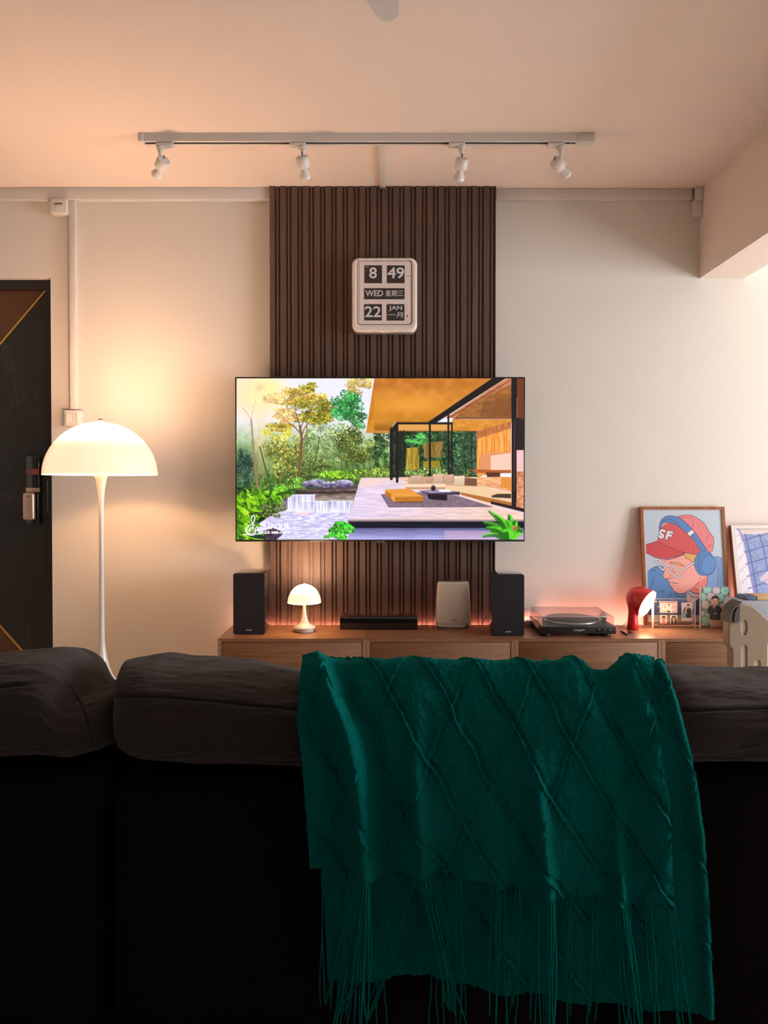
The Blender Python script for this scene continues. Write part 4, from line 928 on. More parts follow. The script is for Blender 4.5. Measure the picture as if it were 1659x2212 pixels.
put('lettering', text_mb('ATLP60X', (1248, 1363.6, 1255, 1365), QY - .0004, 0.0), 'digit', tt)
put('logo_mark', MB().tube([W(1242 + 2.2 * math.cos(a_), 1361 + 2.2 * math.sin(a_), QY - .0006) for a_ in np.linspace(0, 2 * PI, 16)], 0.0006, 5), 'digit', tt)
cx0, cx1, cy0, cy1 = qx0 + 0.004, XA(1328.5, QY), QY + 0.006, QB - 0.006; cz0, cz1 = zt + 0.0003, ZA(1333, QY)
mcv = MB(); T_ = 0.0022
mcv.box(cx0, cx1, cy0, cy1, cz1 - T_, cz1); mcv.box(cx0, cx1, cy0, cy0 + T_, cz0, cz1 - T_); mcv.box(cx0, cx1, cy1 - T_, cy1, cz0, cz1 - T_)
mcv.box(cx0, cx0 + T_, cy0 + T_, cy1 - T_, cz0, cz1 - T_); mcv.box(cx1 - T_, cx1, cy0 + T_, cy1 - T_, cz0, cz1 - T_)
cv = put('dust_cover', mcv, 'cover', tt, label='clear dust cover')
e = MB()
for a_, b_ in (((cx0, cy0, cz1), (cx1, cy0, cz1)), ((cx0, cy1, cz1), (cx1, cy1, cz1)), ((cx0, cy0, cz1), (cx0, cy1, cz1)), ((cx1, cy0, cz1), (cx1, cy1, cz1)), ((cx0, cy0, cz0), (cx0, cy0, cz1)), ((cx1, cy0, cz0), (cx1, cy0, cz1)), ((cx1, cy1, cz0), (cx1, cy1, cz1))):
    e.tube([a_, b_], 0.0011, 6)
put('cover_edge', e, 'clear_edge', cv)

# small socket and adapter on wall behind turntable
so = thing('wall_socket', 'pale wall socket low on wall between right speaker and turntable', 'wall socket', (XA(1150, WY), WY - .02, ZA(1337, WY)))
put('socket_plate', pxbox(1128, 1313, 1163, 1337, WY - 0.035, 0.035, 0.002), 'trunk', so)
put('socket_switch', pxbox(1134, 1318, 1142, 1332, WY - 0.039, 0.005, 0.001), 'white', so)
ad = thing('power_adapter', 'small white power adapter on cabinet behind the right speaker', 'power adapter', (XA(1143, 3.80), 3.80, CT))
put('adapter_body', MB().bbox(XA(1132, 3.8), XA(1151, 3.8), 3.79, 3.825, CT, CT + 0.026, 0.003, 2), 'white', ad)
put('adapter_pin', pxbox(1138, 1339.5, 1142, 1341.5, 3.7885, 0.003, 0.0003), 'ink', ad)
# red lamp cable
tag(put('power_cable', MB().tube(smooth([(XA(1366, 3.75), 3.745, CT + .004), (XA(1356, 3.78), 3.78, CT + .003), (XA(1346, 3.79), 3.77, CT + .003), (XA(1335, 3.79), 3.80, CT + .003), (XA(1350, 3.8), 3.815, CT + .003), (XA(1358, 3.8), 3.822, CT + .02)], 6), 0.0018, 6), 'white'),
    'thin pale cable curling on cabinet behind the red lamp', 'cable')
tag(put('power_cable', MB().tube(smooth([(XA(1041, 3.82), 3.822, CT + .003), (XA(1045, 3.82), 3.824, CT + .02), (XA(1052, 3.82), 3.824, CT + .045)], 6), 0.0015, 6), 'black'),
    'thin black cable rising behind the right speaker', 'cable')
# phone
ph = thing('smartphone', 'small dark phone lying on cabinet between turntable and red lamp', 'phone', (XA(1355, 3.63), 3.63, CT))
q = [W(*p, 3.63) for p in ()]
def ontop(px, py, z):  # point on horizontal plane z
    a_ = Vector(W(px, py, 1.0)) - Vector((0, 0, CAMZ)); t_ = (z - CAMZ) / a_.z; return (a_.x * t_, a_.y * t_)
qp = [ontop(1340.5, 1361.5, CT + .008), ontop(1354, 1361.2, CT + .008), ontop(1369, 1367.5, CT + .008), ontop(1355, 1369.6, CT + .008)]
def slab(qp, z0, z1):
    return MB().add([(x, y, z0) for x, y in qp] + [(x, y, z1) for x, y in qp], [(0, 1, 2, 3), (4, 5, 6, 7)] + [(i, (i + 1) % 4, (i + 1) % 4 + 4, i + 4) for i in range(4)])
put('phone_body', slab(qp, CT, CT + .008), pbr('dark_red_phone_case', (0.05, 0.012, 0.018), 0.3, var=0.1), ph)
cqx = sum(p[0] for p in qp) / 4; cqy = sum(p[1] for p in qp) / 4
put('phone_screen', slab([(cqx + (x - cqx) * .88, cqy + (y - cqy) * .9) for x, y in qp], CT + .008, CT + .0085), 'gloss', ph)

# ================================================================== PICTURES
def leanplane(px_l, px_r, ytop, ybot, Yt, Yb):
    """four corners (top at depth Yt, bottom at Yb)"""
    zt_, zb = ZA(ytop, Yt), CT + 0.034 * (Yt - Yb) / 0.45
    return [(XA(px_l, Yt), Yt, zt_), (XA(px_r, Yt), Yt, zt_), (XA(px_r, Yt), Yb, zb), (XA(px_l, Yt), Yb, zb)]
def frame_picture(o, C, bw, depth, mface, mside, inset=0.006, mat_w=0.0):
    tl_, tr_, br2, bl_ = [Vector(p) for p in C]
    ux = (tr_ - tl_).normalized(); dn = (bl_ - tl_).normalized(); nb = dn.cross(ux).normalized()
    if nb.y < 0: nb = -nb
    def P(a_, b_, c_): return tl_ + ux * a_ + dn * b_ + nb * c_
    Wd = (tr_ - tl_).length; Hd = (bl_ - tl_).length
    outer = [(0, 0), (Wd, 0), (Wd, Hd), (0, Hd)]; innr = [(bw, bw), (Wd - bw, bw), (Wd - bw, Hd - bw), (bw, Hd - bw)]
    for i in range(4):
        j = (i + 1) % 4; m = MB(); vs = []
        for c_ in (0, depth): vs += [P(*outer[i], c_), P(*outer[j], c_), P(*innr[j], c_), P(*innr[i], c_)]
        m.add(vs, [(0, 1, 2, 3), (4, 5, 6, 7), (0, 1, 5, 4), (1, 2, 6, 5), (2, 3, 7, 6), (3, 0, 4, 7)])
        rl_ = put('frame_rail', m, mface, o)
        if mside != mface:
            rl_.data.materials.append(M[mside])
            for p_ in rl_.data.polygons:
                if abs(p_.normal.dot(nb)) < 0.5: p_.material_index = 1
    m = MB(); m.add([P(*q_, depth - .004) for q_ in ((bw * .5, bw * .5), (Wd - bw * .5, bw * .5), (Wd - bw * .5, Hd - bw * .5), (bw * .5, Hd - bw * .5))], [(0, 1, 2, 3)])
    put('backing_board', m, 'paper', o)
    cs = [P(bw, bw, inset), P(Wd - bw, bw, inset), P(Wd - bw, Hd - bw, inset), P(bw, Hd - bw, inset)]
    return P, Wd, Hd, cs
M['print'] = vcol('printed_poster', rough=0.35, coat=0.4)
# poster 1
p1t, p1b = 3.872, 3.795
C1 = leanplane(1383.2, 1565.5, 1094.5, 1352.5, p1t, p1b)
po = thing('framed_poster', 'oak framed poster of a person in red cap and blue headphones', 'picture', ((C1[0][0] + C1[1][0]) / 2, p1b, CT), 'framed pictures leaning on wall')
P_, Wd, Hd, cs = frame_picture(po, C1, 0.0155, 0.022, 'frame', 'frame')
def paint1():
    bx = (1390.5, 1101.5, 1565, 1346)
    c = Canvas(*bx, 360, 500, 2, (196, 212, 226))
    K = (62, 56, 86); lw = 5.2 / 5.369
    z2 = lambda u, v: (1350 + u / 5.369, 1080 + v / 5.369)
    z3 = lambda u, v: (1320 + u / 4.894, 1240 + v / 4.894)
    c.tf = z2
    # jacket
    c.poly([(245, 860), (270, 825), (320, 795), (400, 770), (470, 800), (560, 1080), (720, 1090), (720, 1500), (235, 1500)], (98, 148, 208))
    c.poly([(1040, 665), (1090, 672), (1140, 692), (1170, 1500), (900, 1500), (900, 1100), (955, 880)], (130, 164, 212))
    c.line([(245, 860), (270, 825), (320, 795), (400, 770)], lw, K, sub=4); c.line([(1045, 665), (1090, 672), (1150, 695)], lw, (90, 100, 150), sub=3)
    c.line([(1045, 680), (1070, 740), (1080, 860), (1070, 960), (1062, 1010)], lw, (90, 110, 165), sub=4)
    c.line([(315, 925), (270, 1050)], lw, K); c.line([(290, 825), (340, 830), (330, 840)], lw, K)
    # neck, face
    c.poly([(735, 1062), (845, 960), (955, 885), (930, 1010), (900, 1080), (850, 1110), (780, 1100)], (240, 140, 128)); c.line([(735, 1062), (790, 1095), (850, 1108), (900, 1090), (935, 1000), (955, 885)], lw, K, sub=4); c.line([(790, 1050), (822, 1053)], lw * 1.3, K)
    c.poly([(400, 700), (440, 800), (450, 830), (425, 890), (428, 920), (470, 930), (498, 970), (505, 1000), (530, 1035), (548, 1075), (590, 1094), (650, 1098), (700, 1082), (765, 1042), (845, 960), (955, 890), (870, 885), (810, 820), (800, 740), (760, 640), (700, 625), (560, 685)], (248, 176, 165))
    c.line([(440, 820), (425, 890), (430, 920), (470, 930), (498, 970), (505, 1000), (530, 1035), (548, 1075), (590, 1094), (650, 1098), (700, 1082), (765, 1042), (845, 960)], lw, K, sub=4)
    c.poly([(685, 635), (830, 645), (830, 700), (800, 760), (770, 725), (740, 695), (708, 690)], (232, 176, 96)); c.line([(685, 635), (708, 690), (740, 695), (770, 725), (795, 770)], lw, K, sub=4)
    # cap
    c.poly([(625, 200), (700, 182), (790, 180), (860, 215), (940, 275), (1000, 385), (1040, 440), (1046, 500), (1020, 610), (1005, 630), (940, 600), (860, 640), (700, 625), (600, 400)], (232, 138, 142))
    c.poly([(375, 490), (400, 390), (430, 320), (480, 280), (540, 268), (620, 295), (700, 360), (780, 450), (850, 550), (880, 620), (860, 645), (780, 640), (700, 625), (640, 610), (520, 560)], (214, 92, 96))
    c.line([(625, 200), (700, 182), (790, 180), (860, 215), (940, 275), (1000, 385), (1040, 440), (1046, 500), (1020, 610)], lw, K, sub=4)
    c.line([(375, 490), (400, 390), (430, 320)], lw, K, sub=4); c.line([(700, 625), (780, 640), (860, 645)], lw, K)
    for q_ in (((810, 240), (808, 300), (795, 345)), ((750, 200), (775, 215), (800, 208)), ((670, 215), (720, 208)), ((980, 420), (958, 468)), ((1005, 520), (972, 565)), ((800, 550), (800, 615))): c.line(q_, lw, (150, 75, 90))
    c.poly([(236, 530), (300, 512), (365, 488), (520, 560), (640, 610), (700, 625), (600, 668), (500, 690), (420, 692), (330, 670), (236, 628)], (208, 78, 84))
    c.line([(236, 526), (300, 510), (365, 488), (520, 560), (640, 610), (700, 625)], lw, K); c.line([(700, 628), (600, 670), (500, 695), (420, 695), (330, 672), (236, 625)], lw, K, sub=3); c.line([(690, 640), (560, 690), (450, 708)], lw, K, sub=3)
    # SF
    for wd_, col in ((38 / 5.369, K), (27 / 5.369, (240, 232, 232))):
        c.line([(468, 372), (440, 360), (415, 375), (418, 402), (445, 418), (440, 440), (415, 442), (398, 428)], wd_, col, sub=4)
        c.line([(510, 378), (485, 455)], wd_, col); c.line([(510, 378), (555, 388)], wd_, col); c.line([(500, 412), (540, 424)], wd_, col)
    # headphones
    band = [(408, 375), (404, 320), (430, 240), (490, 195), (560, 188), (640, 208), (720, 268), (790, 340), (860, 430), (920, 530), (960, 590), (895, 625), (850, 545), (790, 452), (720, 385), (640, 320), (580, 285), (510, 268), (455, 275), (425, 320)]
    c.poly(band, (92, 138, 196)); c.line(band[:11], lw, K, sub=4); c.line(band[11:] + [band[0]], lw, K, sub=4); c.line([(440, 260), (500, 232), (580, 245), (660, 310)], lw, K, sub=4)
    c.poly([(730, 395), (792, 348), (824, 386), (764, 434)], (236, 232, 238)); c.line([(730, 395), (792, 348), (824, 386), (764, 434), (730, 395)], lw, K)
    cup = closed([(880, 615), (950, 600), (1010, 640), (1045, 720), (1045, 800), (1000, 870), (930, 890), (860, 880), (815, 820), (800, 740), (830, 660)], 4)
    c.poly(cup, (92, 138, 196)); c.line(cup + [cup[0]], lw, (70, 90, 140)); ip = closed([(990, 650), (1040, 700), (1050, 780), (1000, 860), (920, 870), (885, 810), (900, 720), (940, 665)], 4)
    c.poly(ip, (104, 150, 208)); c.line(ip + [ip[0]], lw, (70, 90, 140)); c.line([(880, 660), (848, 720), (845, 800), (870, 865)], lw, (70, 90, 140), sub=4)
    # glasses
    for wd_, col in ((22 / 5.369, K), (13 / 5.369, (248, 240, 236))):
        c.line([(345, 692), (358, 735), (395, 795), (430, 828)], wd_, col, sub=4); c.line([(345, 692), (420, 722), (480, 768), (560, 795), (640, 832), (720, 785), (800, 742)], wd_, col, sub=4)
        c.line([(485, 768), (505, 830), (545, 880), (600, 908), (640, 900), (645, 838)], wd_, col, sub=4); c.line([(430, 828), (455, 790), (472, 765)], wd_, col)
    c.poly([(505, 740), (560, 735), (625, 745), (676, 780), (600, 765)], (235, 185, 95)); c.line([(505, 740), (560, 735), (625, 745), (676, 780), (600, 765), (505, 740)], lw * .9, K)
    c.line([(535, 815), (570, 865)], lw, K); c.line([(465, 925), (540, 918)], lw, K); c.line([(500, 900), (515, 883)], lw, K); c.line([(515, 968), (600, 985)], lw * 1.2, K); c.line([(537, 1003), (552, 1007)], lw, K); c.line([(865, 910), (858, 935)], lw, K)
    # lower part
    c.tf = z3; lw = 1.0
    c.poly([(785, 195), (830, 255), (930, 225), (880, 300), (810, 380), (780, 300)], (238, 210, 198)); c.line([(785, 195), (820, 240), (880, 262), (935, 225)], lw, K, sub=3); c.line([(820, 190), (860, 215), (930, 210)], lw, K, sub=3)
    c.poly([(860, 310), (945, 240), (1010, 200), (1010, 450), (860, 450)], (70, 86, 140)); c.line([(860, 310), (945, 240)], lw, K)
    c.line([(662, 195), (670, 240), (745, 265), (785, 300)], lw, K, sub=3); c.line([(435, 60), (390, 180)], lw, K); c.line([(475, 210), (515, 185), (530, 190), (520, 212)], lw, K, sub=3); c.line([(620, 212), (575, 285)], lw, K); c.line([(740, 330), (755, 400)], lw, K)
    c.poly([(360, 370), (1220, 370), (1220, 446), (360, 446)], (72, 92, 150), .75); c.poly([(440, 290), (480, 270), (700, 300), (720, 380), (440, 380)], (84, 110, 168), .6)
    c.poly([(350, 446), (1230, 446), (1230, 520), (350, 520)], (236, 220, 212))
    for y in (463, 475, 487): c.line([(385, y), (560, y)], .7, (190, 165, 160))
    # white print border
    c.tf = None; x0, y0, x1, y1 = bx
    for q_ in (((x0, y0), (x1, y0)), ((x0, y0), (x0, y1)), ((x1, y0), (x1, y1))): c.line(q_, 3.0, (242, 238, 240))
    return c.out(0.95)
art = grid_obj('print', quad_grid(cs, 360, 500), 'print', po, paint1())
def onart(px, py):
    u = (px - 1390.5) / 174.5; v = (py - 1101.5) / 244.5; A_, B_, C_, D_ = [Vector(p) for p in cs]
    p = (A_ * (1 - u) + B_ * u) * (1 - v) + (D_ * (1 - u) + C_ * u) * v; return (p.x, p.y - 0.001, p.z)
put('poster_lettering', text_mb('Fr', (1416.5, 1299, 1424, 1305.5), 0, .03, mapf=onart), 'digit', art)
put('poster_lettering', text_mb('ppl', (1413.5, 1309, 1424, 1316.5), 0, .03, mapf=onart), 'digit', art)
# poster 2
C2 = leanplane(1579.5, 1800, 1134.3, 1358, 3.855, 3.745)
po2 = thing('framed_poster', 'white faced picture with blue quilted pattern, at the right edge', 'picture', ((C2[0][0] + C2[1][0]) / 2, 3.745, CT), 'framed pictures leaning on wall')
P_, Wd, Hd, cs2 = frame_picture(po2, C2, 0.019, 0.034, 'framewhite', 'frame')
def paint2():
    c = Canvas(1587, 1142, 1792, 1352, 340, 330, 2, (150, 165, 205))
    z = lambda u, v: (1560 + u / 6.7, 1120 + v / 6.7)
    c.tf = z
    c.poly([(180, 140), (260, 140), (330, 700), (380, 1200), (420, 1700), (180, 1700)], (238, 236, 246))
    c.poly([(230, 140), (1700, 140), (1700, 235), (290, 235)], (226, 212, 214))
    c.poly([(285, 232), (1700, 232), (1700, 1700), (430, 1700), (390, 1120), (340, 700)], (142, 160, 206), noise=(3, 3, 30))
    for k in range(60):
        x, y = 380 + random.random() * 1200, 260 + random.random() * 1200
        c.line([(x, y), (x + 20, y + 12), (x + 10, y + 30), (x + 35, y + 42), (x + 60, y + 30)], .7, (205, 210, 235), .6, sub=4)
    for k in range(9):
        y = 330 + k * 180
        c.line([(300, y), (380, y - 30), (520, y - 75), (700, y - 120), (1000, y - 150), (1500, y - 170)], 2.2, (84, 102, 168), sub=5)
        c.line([(190, y - 60), (250, y - 95)], 1.2, (180, 165, 205)); c.line([(195 + k * 8, y + 80), (275 + k * 8, y + 30)], 1.2, (180, 165, 205))
    for x in (330, 540, 760, 1000, 1250): c.line([(x, 232), (x + 40, 500), (x + 75, 900), (x + 110, 1400)], 3.4, (92, 112, 176), .8, sub=5)
    c.line([(225, 145), (270, 240), (320, 640), (370, 1040), (410, 1500)], 3.4, (160, 145, 210), sub=5)
    for k in range(7): c.line([(282 + k * 17, 340 + k * 185), (300 + k * 17, 470 + k * 185)], 1.8, (242, 250, 246))
    c.poly([(470, 905), (664, 740), (1000, 620), (1300, 800), (1000, 1100), (664, 1010), (500, 940)], (214, 200, 214)); c.line([(500, 940), (700, 1000), (1000, 1100)], 1, (225, 170, 180)); c.line([(520, 945), (700, 870), (1000, 780)], 1.4, (150, 140, 190))
    return c.out(0.95)
grid_obj('print', quad_grid(cs2, 340, 330), 'print', po2, paint2())

# acrylic block frames
def acrylic(name, lab, x0, y0, x1, y1, th, edge_l=True):
    Y0 = 1148.8 / (y1 - 1050) ; a_ = W(x0, y0, Y0); b_ = W(x1, y1, Y0)
    o = thing(name, lab, 'photo frame', ((a_[0] + b_[0]) / 2, Y0 + th / 2, CT), 'clear acrylic photo frames on cabinet')
    put('acrylic_pane', MB().box(a_[0], b_[0], Y0, Y0 + 0.004, CT, a_[2]), 'clear', o)
    put('acrylic_pane', MB().box(a_[0], b_[0], Y0 + th - 0.004, Y0 + th, CT, a_[2]), 'clear', o)
    put('acrylic_edge', MB().box(a_[0] - .0006, a_[0], Y0 - .0003, Y0 + th, CT, a_[2]).box(b_[0], b_[0] + .0006, Y0 - .0003, Y0 + th, CT, a_[2]).box(a_[0], b_[0], Y0 - .0003, Y0 + th, a_[2], a_[2] + .0006), 'clear_edge', o)
    for q_ in ((x0 + 7, y0 + 6), (x1 - 6, y0 + 6), (x0 + 7, y1 - 7), (x1 - 6, y1 - 7)):
        p_ = W(*q_, Y0); put('corner_magnet', MB().lathe([(0.0045, -0.001), (0.0045, 0.001), (0.002, 0.0018)], (p_[0], Y0, p_[2]), (0, -1, 0), 16), 'metal', o)
    return o, Y0
M['photo'] = vcol('glossy_photo_print', rough=0.3)
A1, Y1 = acrylic('photo_frame', 'wide clear acrylic frame holding four small photos, right of red lamp', 1410.5, 1294, 1502, 1356.5, 0.016)
put('frame_leg', MB().bbox(XA(1410.3, Y1 - .01), XA(1413.6, Y1 - .01), Y1 - 0.014, Y1 - 0.0005, CT, ZA(1296, Y1), 0.001, 1), 'clear_edge', A1, label='frosted vertical edge')
z5 = lambda u, v: (1400 + u / 8.295, 1260 + v / 8.295)
def photo(parent, box, draw, fill, Yp, nx=90, lab=None):
    x0, y0 = z5(box[0], box[1]); x1, y1 = z5(box[2], box[3])
    ny = int(nx * (y1 - y0) / (x1 - x0)); c = Canvas(x0, y0, x1, y1, nx, ny, 2, fill); c.tf = z5; draw(c)
    o = grid_obj('photo', quad_grid([W(x0, y0, Yp), W(x1, y0, Yp), W(x1, y1, Yp), W(x0, y1, Yp)], nx, ny), 'photo', parent, c.out(1.2))
    if lab: o['label'] = lab
def d1(c):
    c.poly([(205, 320), (525, 320), (525, 530), (205, 530)], (238, 205, 200)); c.ell(370, 450, 120, 75, (250, 235, 225)); c.ell(370, 470, 40, 50, (252, 240, 236)); c.ell(375, 395, 16, 20, (215, 165, 140)); c.ell(375, 380, 16, 9, (60, 40, 50))
    c.ell(300, 420, 22, 30, (240, 190, 180)); c.ell(450, 430, 22, 30, (235, 180, 175)); c.ell(250, 345, 28, 14, (225, 110, 110)); c.line([(290, 342), (480, 342)], 1.6, (200, 80, 80)); c.poly([(340, 490), (395, 490), (395, 520), (340, 520)], (70, 60, 100)); c.ell(225, 465, 10, 10, (225, 120, 100)); c.ell(300, 500, 20, 8, (220, 150, 110)); c.ell(450, 500, 20, 8, (200, 130, 130))
def dport(cx, man):
    def f(c):
        if not man: c.poly(closed([(cx - 45, 690), (cx - 38, 620), (cx, 582), (cx + 36, 620), (cx + 48, 720), (cx - 45, 720)], 4), (40, 24, 34))
        c.poly([(cx - 55, 730), (cx - 50, 705), (cx - 18, 688), (cx + 20, 688), (cx + 55, 705), (cx + 60, 730)], (205, 130, 120) if man else (50, 40, 50))
        if not man: c.poly([(cx - 12, 690), (cx + 12, 690), (cx, 725)], (235, 200, 160))
        c.ell(cx, 645, 31 if man else 26, 44, (232, 160, 136) if man else (250, 206, 184)); c.poly(closed([(cx - 36, 645), (cx - 30, 600), (cx, 583), (cx + 30, 600), (cx + 36, 645), (cx + 22, 618), (cx - 22, 618)], 4), (70, 28, 50) if man else (40, 24, 34))
        c.line([(cx - 16, 642), (cx - 6, 642)], .8, (80, 40, 40)); c.line([(cx + 6, 642), (cx + 16, 642)], .8, (80, 40, 40)); c.line([(cx - 8, 670), (cx + 8, 670)], .8, (170, 70, 70))
    return f
def d4(c):
    c.poly([(608, 372), (784, 372), (784, 620), (608, 620)], (225, 215, 235), col2=(200, 195, 225)); c.poly([(608, 560), (784, 560), (784, 620), (608, 620)], (205, 170, 150))
    c.poly([(672, 520), (700, 460), (745, 440), (780, 480), (784, 620), (684, 620)], (34, 28, 36)); c.poly([(608, 520), (640, 495), (675, 520), (680, 620), (608, 620)], (120, 190, 205))
    c.ell(718, 420, 22, 30, (230, 180, 155)); c.poly(closed([(690, 415), (695, 385), (720, 372), (745, 388), (746, 415), (730, 398), (705, 398)], 4), (30, 24, 34)); c.poly(closed([(636, 500), (645, 450), (670, 432), (692, 450), (694, 480), (670, 460), (655, 520)], 4), (40, 24, 34)); c.ell(675, 470, 16, 24, (240, 195, 170))
    c.poly([(690, 560), (700, 520), (690, 490), (680, 540)], (238, 190, 165)); c.line([(715, 400 + 22), (722, 422)], .8, (70, 40, 40)); c.line([(730, 650), (760, 650)], .8, (190, 150, 150))
photo(A1, (207, 322, 525, 530), d1, (240, 210, 200), Y1 + .006, lab='wide pink group photo')
photo(A1, (213, 568, 340, 728), dport(278, True), (246, 226, 206), Y1 + .006, 60, 'portrait photo of person with short hair')
photo(A1, (396, 568, 522, 728), dport(460, False), (248, 232, 216), Y1 + .006, 60, 'portrait photo of person with long dark hair')
photo(A1, (598, 350, 792, 670), d4, (240, 220, 205), Y1 + .006, 70, 'photo of two people standing together')
A2f, Y2 = acrylic('photo_frame', 'upright clear acrylic frame with photo of child before mint balloons', 1513.8, 1268.5, 1577.3, 1357, 0.016)
def d5(c):
    r = [(1060, 110, 80, 0), (1225, 130, 70, 1), (1380, 135, 78, 0), (975, 250, 75, 0), (1130, 245, 75, 1), (1295, 262, 74, 0), (1440, 290, 72, 1), (1030, 385, 75, 1), (1190, 400, 74, 0), (1355, 425, 80, 1), (960, 540, 50, 1), (1090, 545, 70, 0), (1430, 560, 85, 0), (1020, 680, 80, 0), (1350, 720, 82, 0), (1180, 640, 70, 1)]
    for x, y, q_, k in r:
        cc = (214, 200, 206) if k else (150, 216, 200)
        c.ell(x, y + 4, q_, q_, [v * .78 for v in cc]); c.ell(x - 2, y - 3, q_ * .95, q_ * .95, cc); c.ell(x - 8, y - 3, 7, 7, (248, 248, 250)); c.ell(x + 12, y, 6, 6, (245, 246, 250))
    sk = (236, 184, 162)
    c.poly(closed([(1088, 540), (1085, 640), (1110, 740), (1135, 745), (1125, 640), (1120, 540)], 3), sk); c.poly(closed([(1290, 540), (1305, 640), (1290, 740), (1320, 750), (1335, 640), (1325, 530)], 3), sk)
    c.poly([(1108, 640), (1310, 635), (1300, 780), (1120, 780)], (214, 180, 150)); c.line([(1205, 700), (1210, 780)], 1, (180, 145, 115)); c.line([(1140, 690), (1170, 700)], .8, (190, 150, 120))
    c.poly(closed([(1055, 530), (1085, 430), (1150, 390), (1235, 390), (1300, 430), (1335, 520), (1290, 545), (1305, 640), (1210, 660), (1108, 640), (1100, 545)], 4), (46, 42, 54))
    c.poly([(1150, 385), (1222, 385), (1210, 420), (1165, 455)], (212, 160, 140)); c.poly([(1150, 385), (1172, 375), (1150, 420), (1165, 455), (1148, 430)], (60, 56, 66))
    c.ell(1196, 322, 62, 76, (244, 200, 182)); c.ell(1135, 330, 10, 16, sk); c.ell(1260, 330, 10, 16, sk)
    c.poly(closed([(1135, 300), (1140, 255), (1170, 230), (1210, 225), (1250, 240), (1272, 275), (1265, 320), (1250, 285), (1215, 268), (1170, 275), (1148, 300)], 4), (38, 32, 38))
    c.line([(1165, 320), (1188, 322)], 1, (80, 55, 50)); c.line([(1215, 318), (1240, 316)], 1, (80, 55, 50)); c.line([(1180, 365), (1208, 366)], 1.1, (170, 90, 85)); c.line([(1197, 330), (1194, 345)], .7, (170, 120, 105))
    c.ell(1207, 540, 20, 15, (210, 205, 205)); c.ell(1212, 536, 8, 6, (90, 90, 90))
photo(A2f, (955, 78, 1460, 786), d5, (120, 130, 122), Y2 + .006, 160)

# ================================================================== PLAYPEN PANEL, STRAP, BASKET
GY = 3.02; gk = GY / F
pen = thing('playpen_panel', 'beige moulded playpen panel with rounded holes at right edge behind sofa', 'playpen', (XA(1640, GY), GY, 0))
def gp(px, py): p = W(px, py, GY); return (p[0], p[2])
out_ = [gp(1585, 1800)] + [gp(*q_) for q_ in [(1585, 1405), (1583.5, 1400), (1578.5, 1396), (1577, 1390), (1577, 1345)] + smooth([(1577, 1345), (1580, 1330), (1588, 1317), (1598, 1310), (1612, 1309), (1626, 1313), (1640, 1324), (1659, 1342), (1690, 1366), (1730, 1380), (1790, 1384)], 5)] + [gp(1790, 1800)]
holes = [closed([gp(1608 + 8 * math.cos(t_), 1356 + 18.5 * math.sin(t_)) for t_ in np.linspace(0, 2 * PI, 16, endpoint=False)], 1)]
holes.append([gp(1608 + 7.5 * math.cos(t_), (1401 if math.sin(t_) < 0 else 1500) + 9 * math.sin(t_)) for t_ in np.linspace(0.01, 2 * PI + .01, 24, endpoint=False)])
holes.append([gp(1636.5 + 8 * math.cos(t_), (1434 if math.sin(t_) < 0 else 1500) + 11 * math.sin(t_)) for t_ in np.linspace(0.01, 2 * PI + .01, 24, endpoint=False)])
holes.append([gp(1668 + 11 * math.cos(t_), (1396 if math.sin(t_) < 0 else 1500) + 14 * math.sin(t_)) for t_ in np.linspace(0.01, 2 * PI + .01, 24, endpoint=False)])
holes.append([gp(1735 + 14 * math.cos(t_), (1420 if math.sin(t_) < 0 else 1500) + 14 * math.sin(t_)) for t_ in np.linspace(0.01, 2 * PI + .01, 24, endpoint=False)])
def holed(outer, holes, y0, y1):
    cu = bpy.data.curves.new('h', 'CURVE'); cu.dimensions = '2D'; cu.fill_mode = 'BOTH'; cu.extrude = (y1 - y0) / 2 - 0.004; cu.bevel_depth = 0.004; cu.bevel_resolution = 2
    for loop in [outer] + holes:
        sp = cu.splines.new('POLY'); sp.points.add(len(loop) - 1); sp.use_cyclic_u = True
        for i, p in enumerate(loop): sp.points[i].co = (p[0], p[1], 0, 1)
    ob = bpy.data.objects.new('h', cu); COL.objects.link(ob); bpy.context.view_layer.update()
    me = bpy.data.meshes.new_from_object(ob.evaluated_get(bpy.context.evaluated_depsgraph_get()))
    m = MB(); m.add([(v.co.x, (y0 + y1) / 2 - v.co.z, v.co.y) for v in me.vertices], [tuple(p.vertices) for p in me.polygons])
    bpy.data.objects.remove(ob); bpy.data.curves.remove(cu); bpy.data.meshes.remove(me); return m
put('panel_body', holed(out_, holes, GY, GY + 0.055), 'beige', pen)
q0, q1 = gp(1590, 1800), gp(1790, 1800)
put('hole_plate', MB().add([(x, y, z) for y in (GY + 0.010, GY + 0.050) for x, z in (gp(1590, 1790), gp(1590, 1335), gp(1625, 1325), gp(1680, 1372), gp(1780, 1394), gp(1780, 1790))],
    [(0, 1, 2, 3, 4, 5), (11, 10, 9, 8, 7, 6)] + [(i, (i + 1) % 6, (i + 1) % 6 + 6, i + 6) for i in range(6)]), 'hole_pale', pen, label='pale plate added behind the holes to make them look lit')  # added plate, its pale colour stands for light inside the holes
st_ = thing('dark_strap', 'dark grey padded strap looped over left shoulder of playpen panel', 'strap', (XA(1586, GY), GY, ZA(1345, GY)))
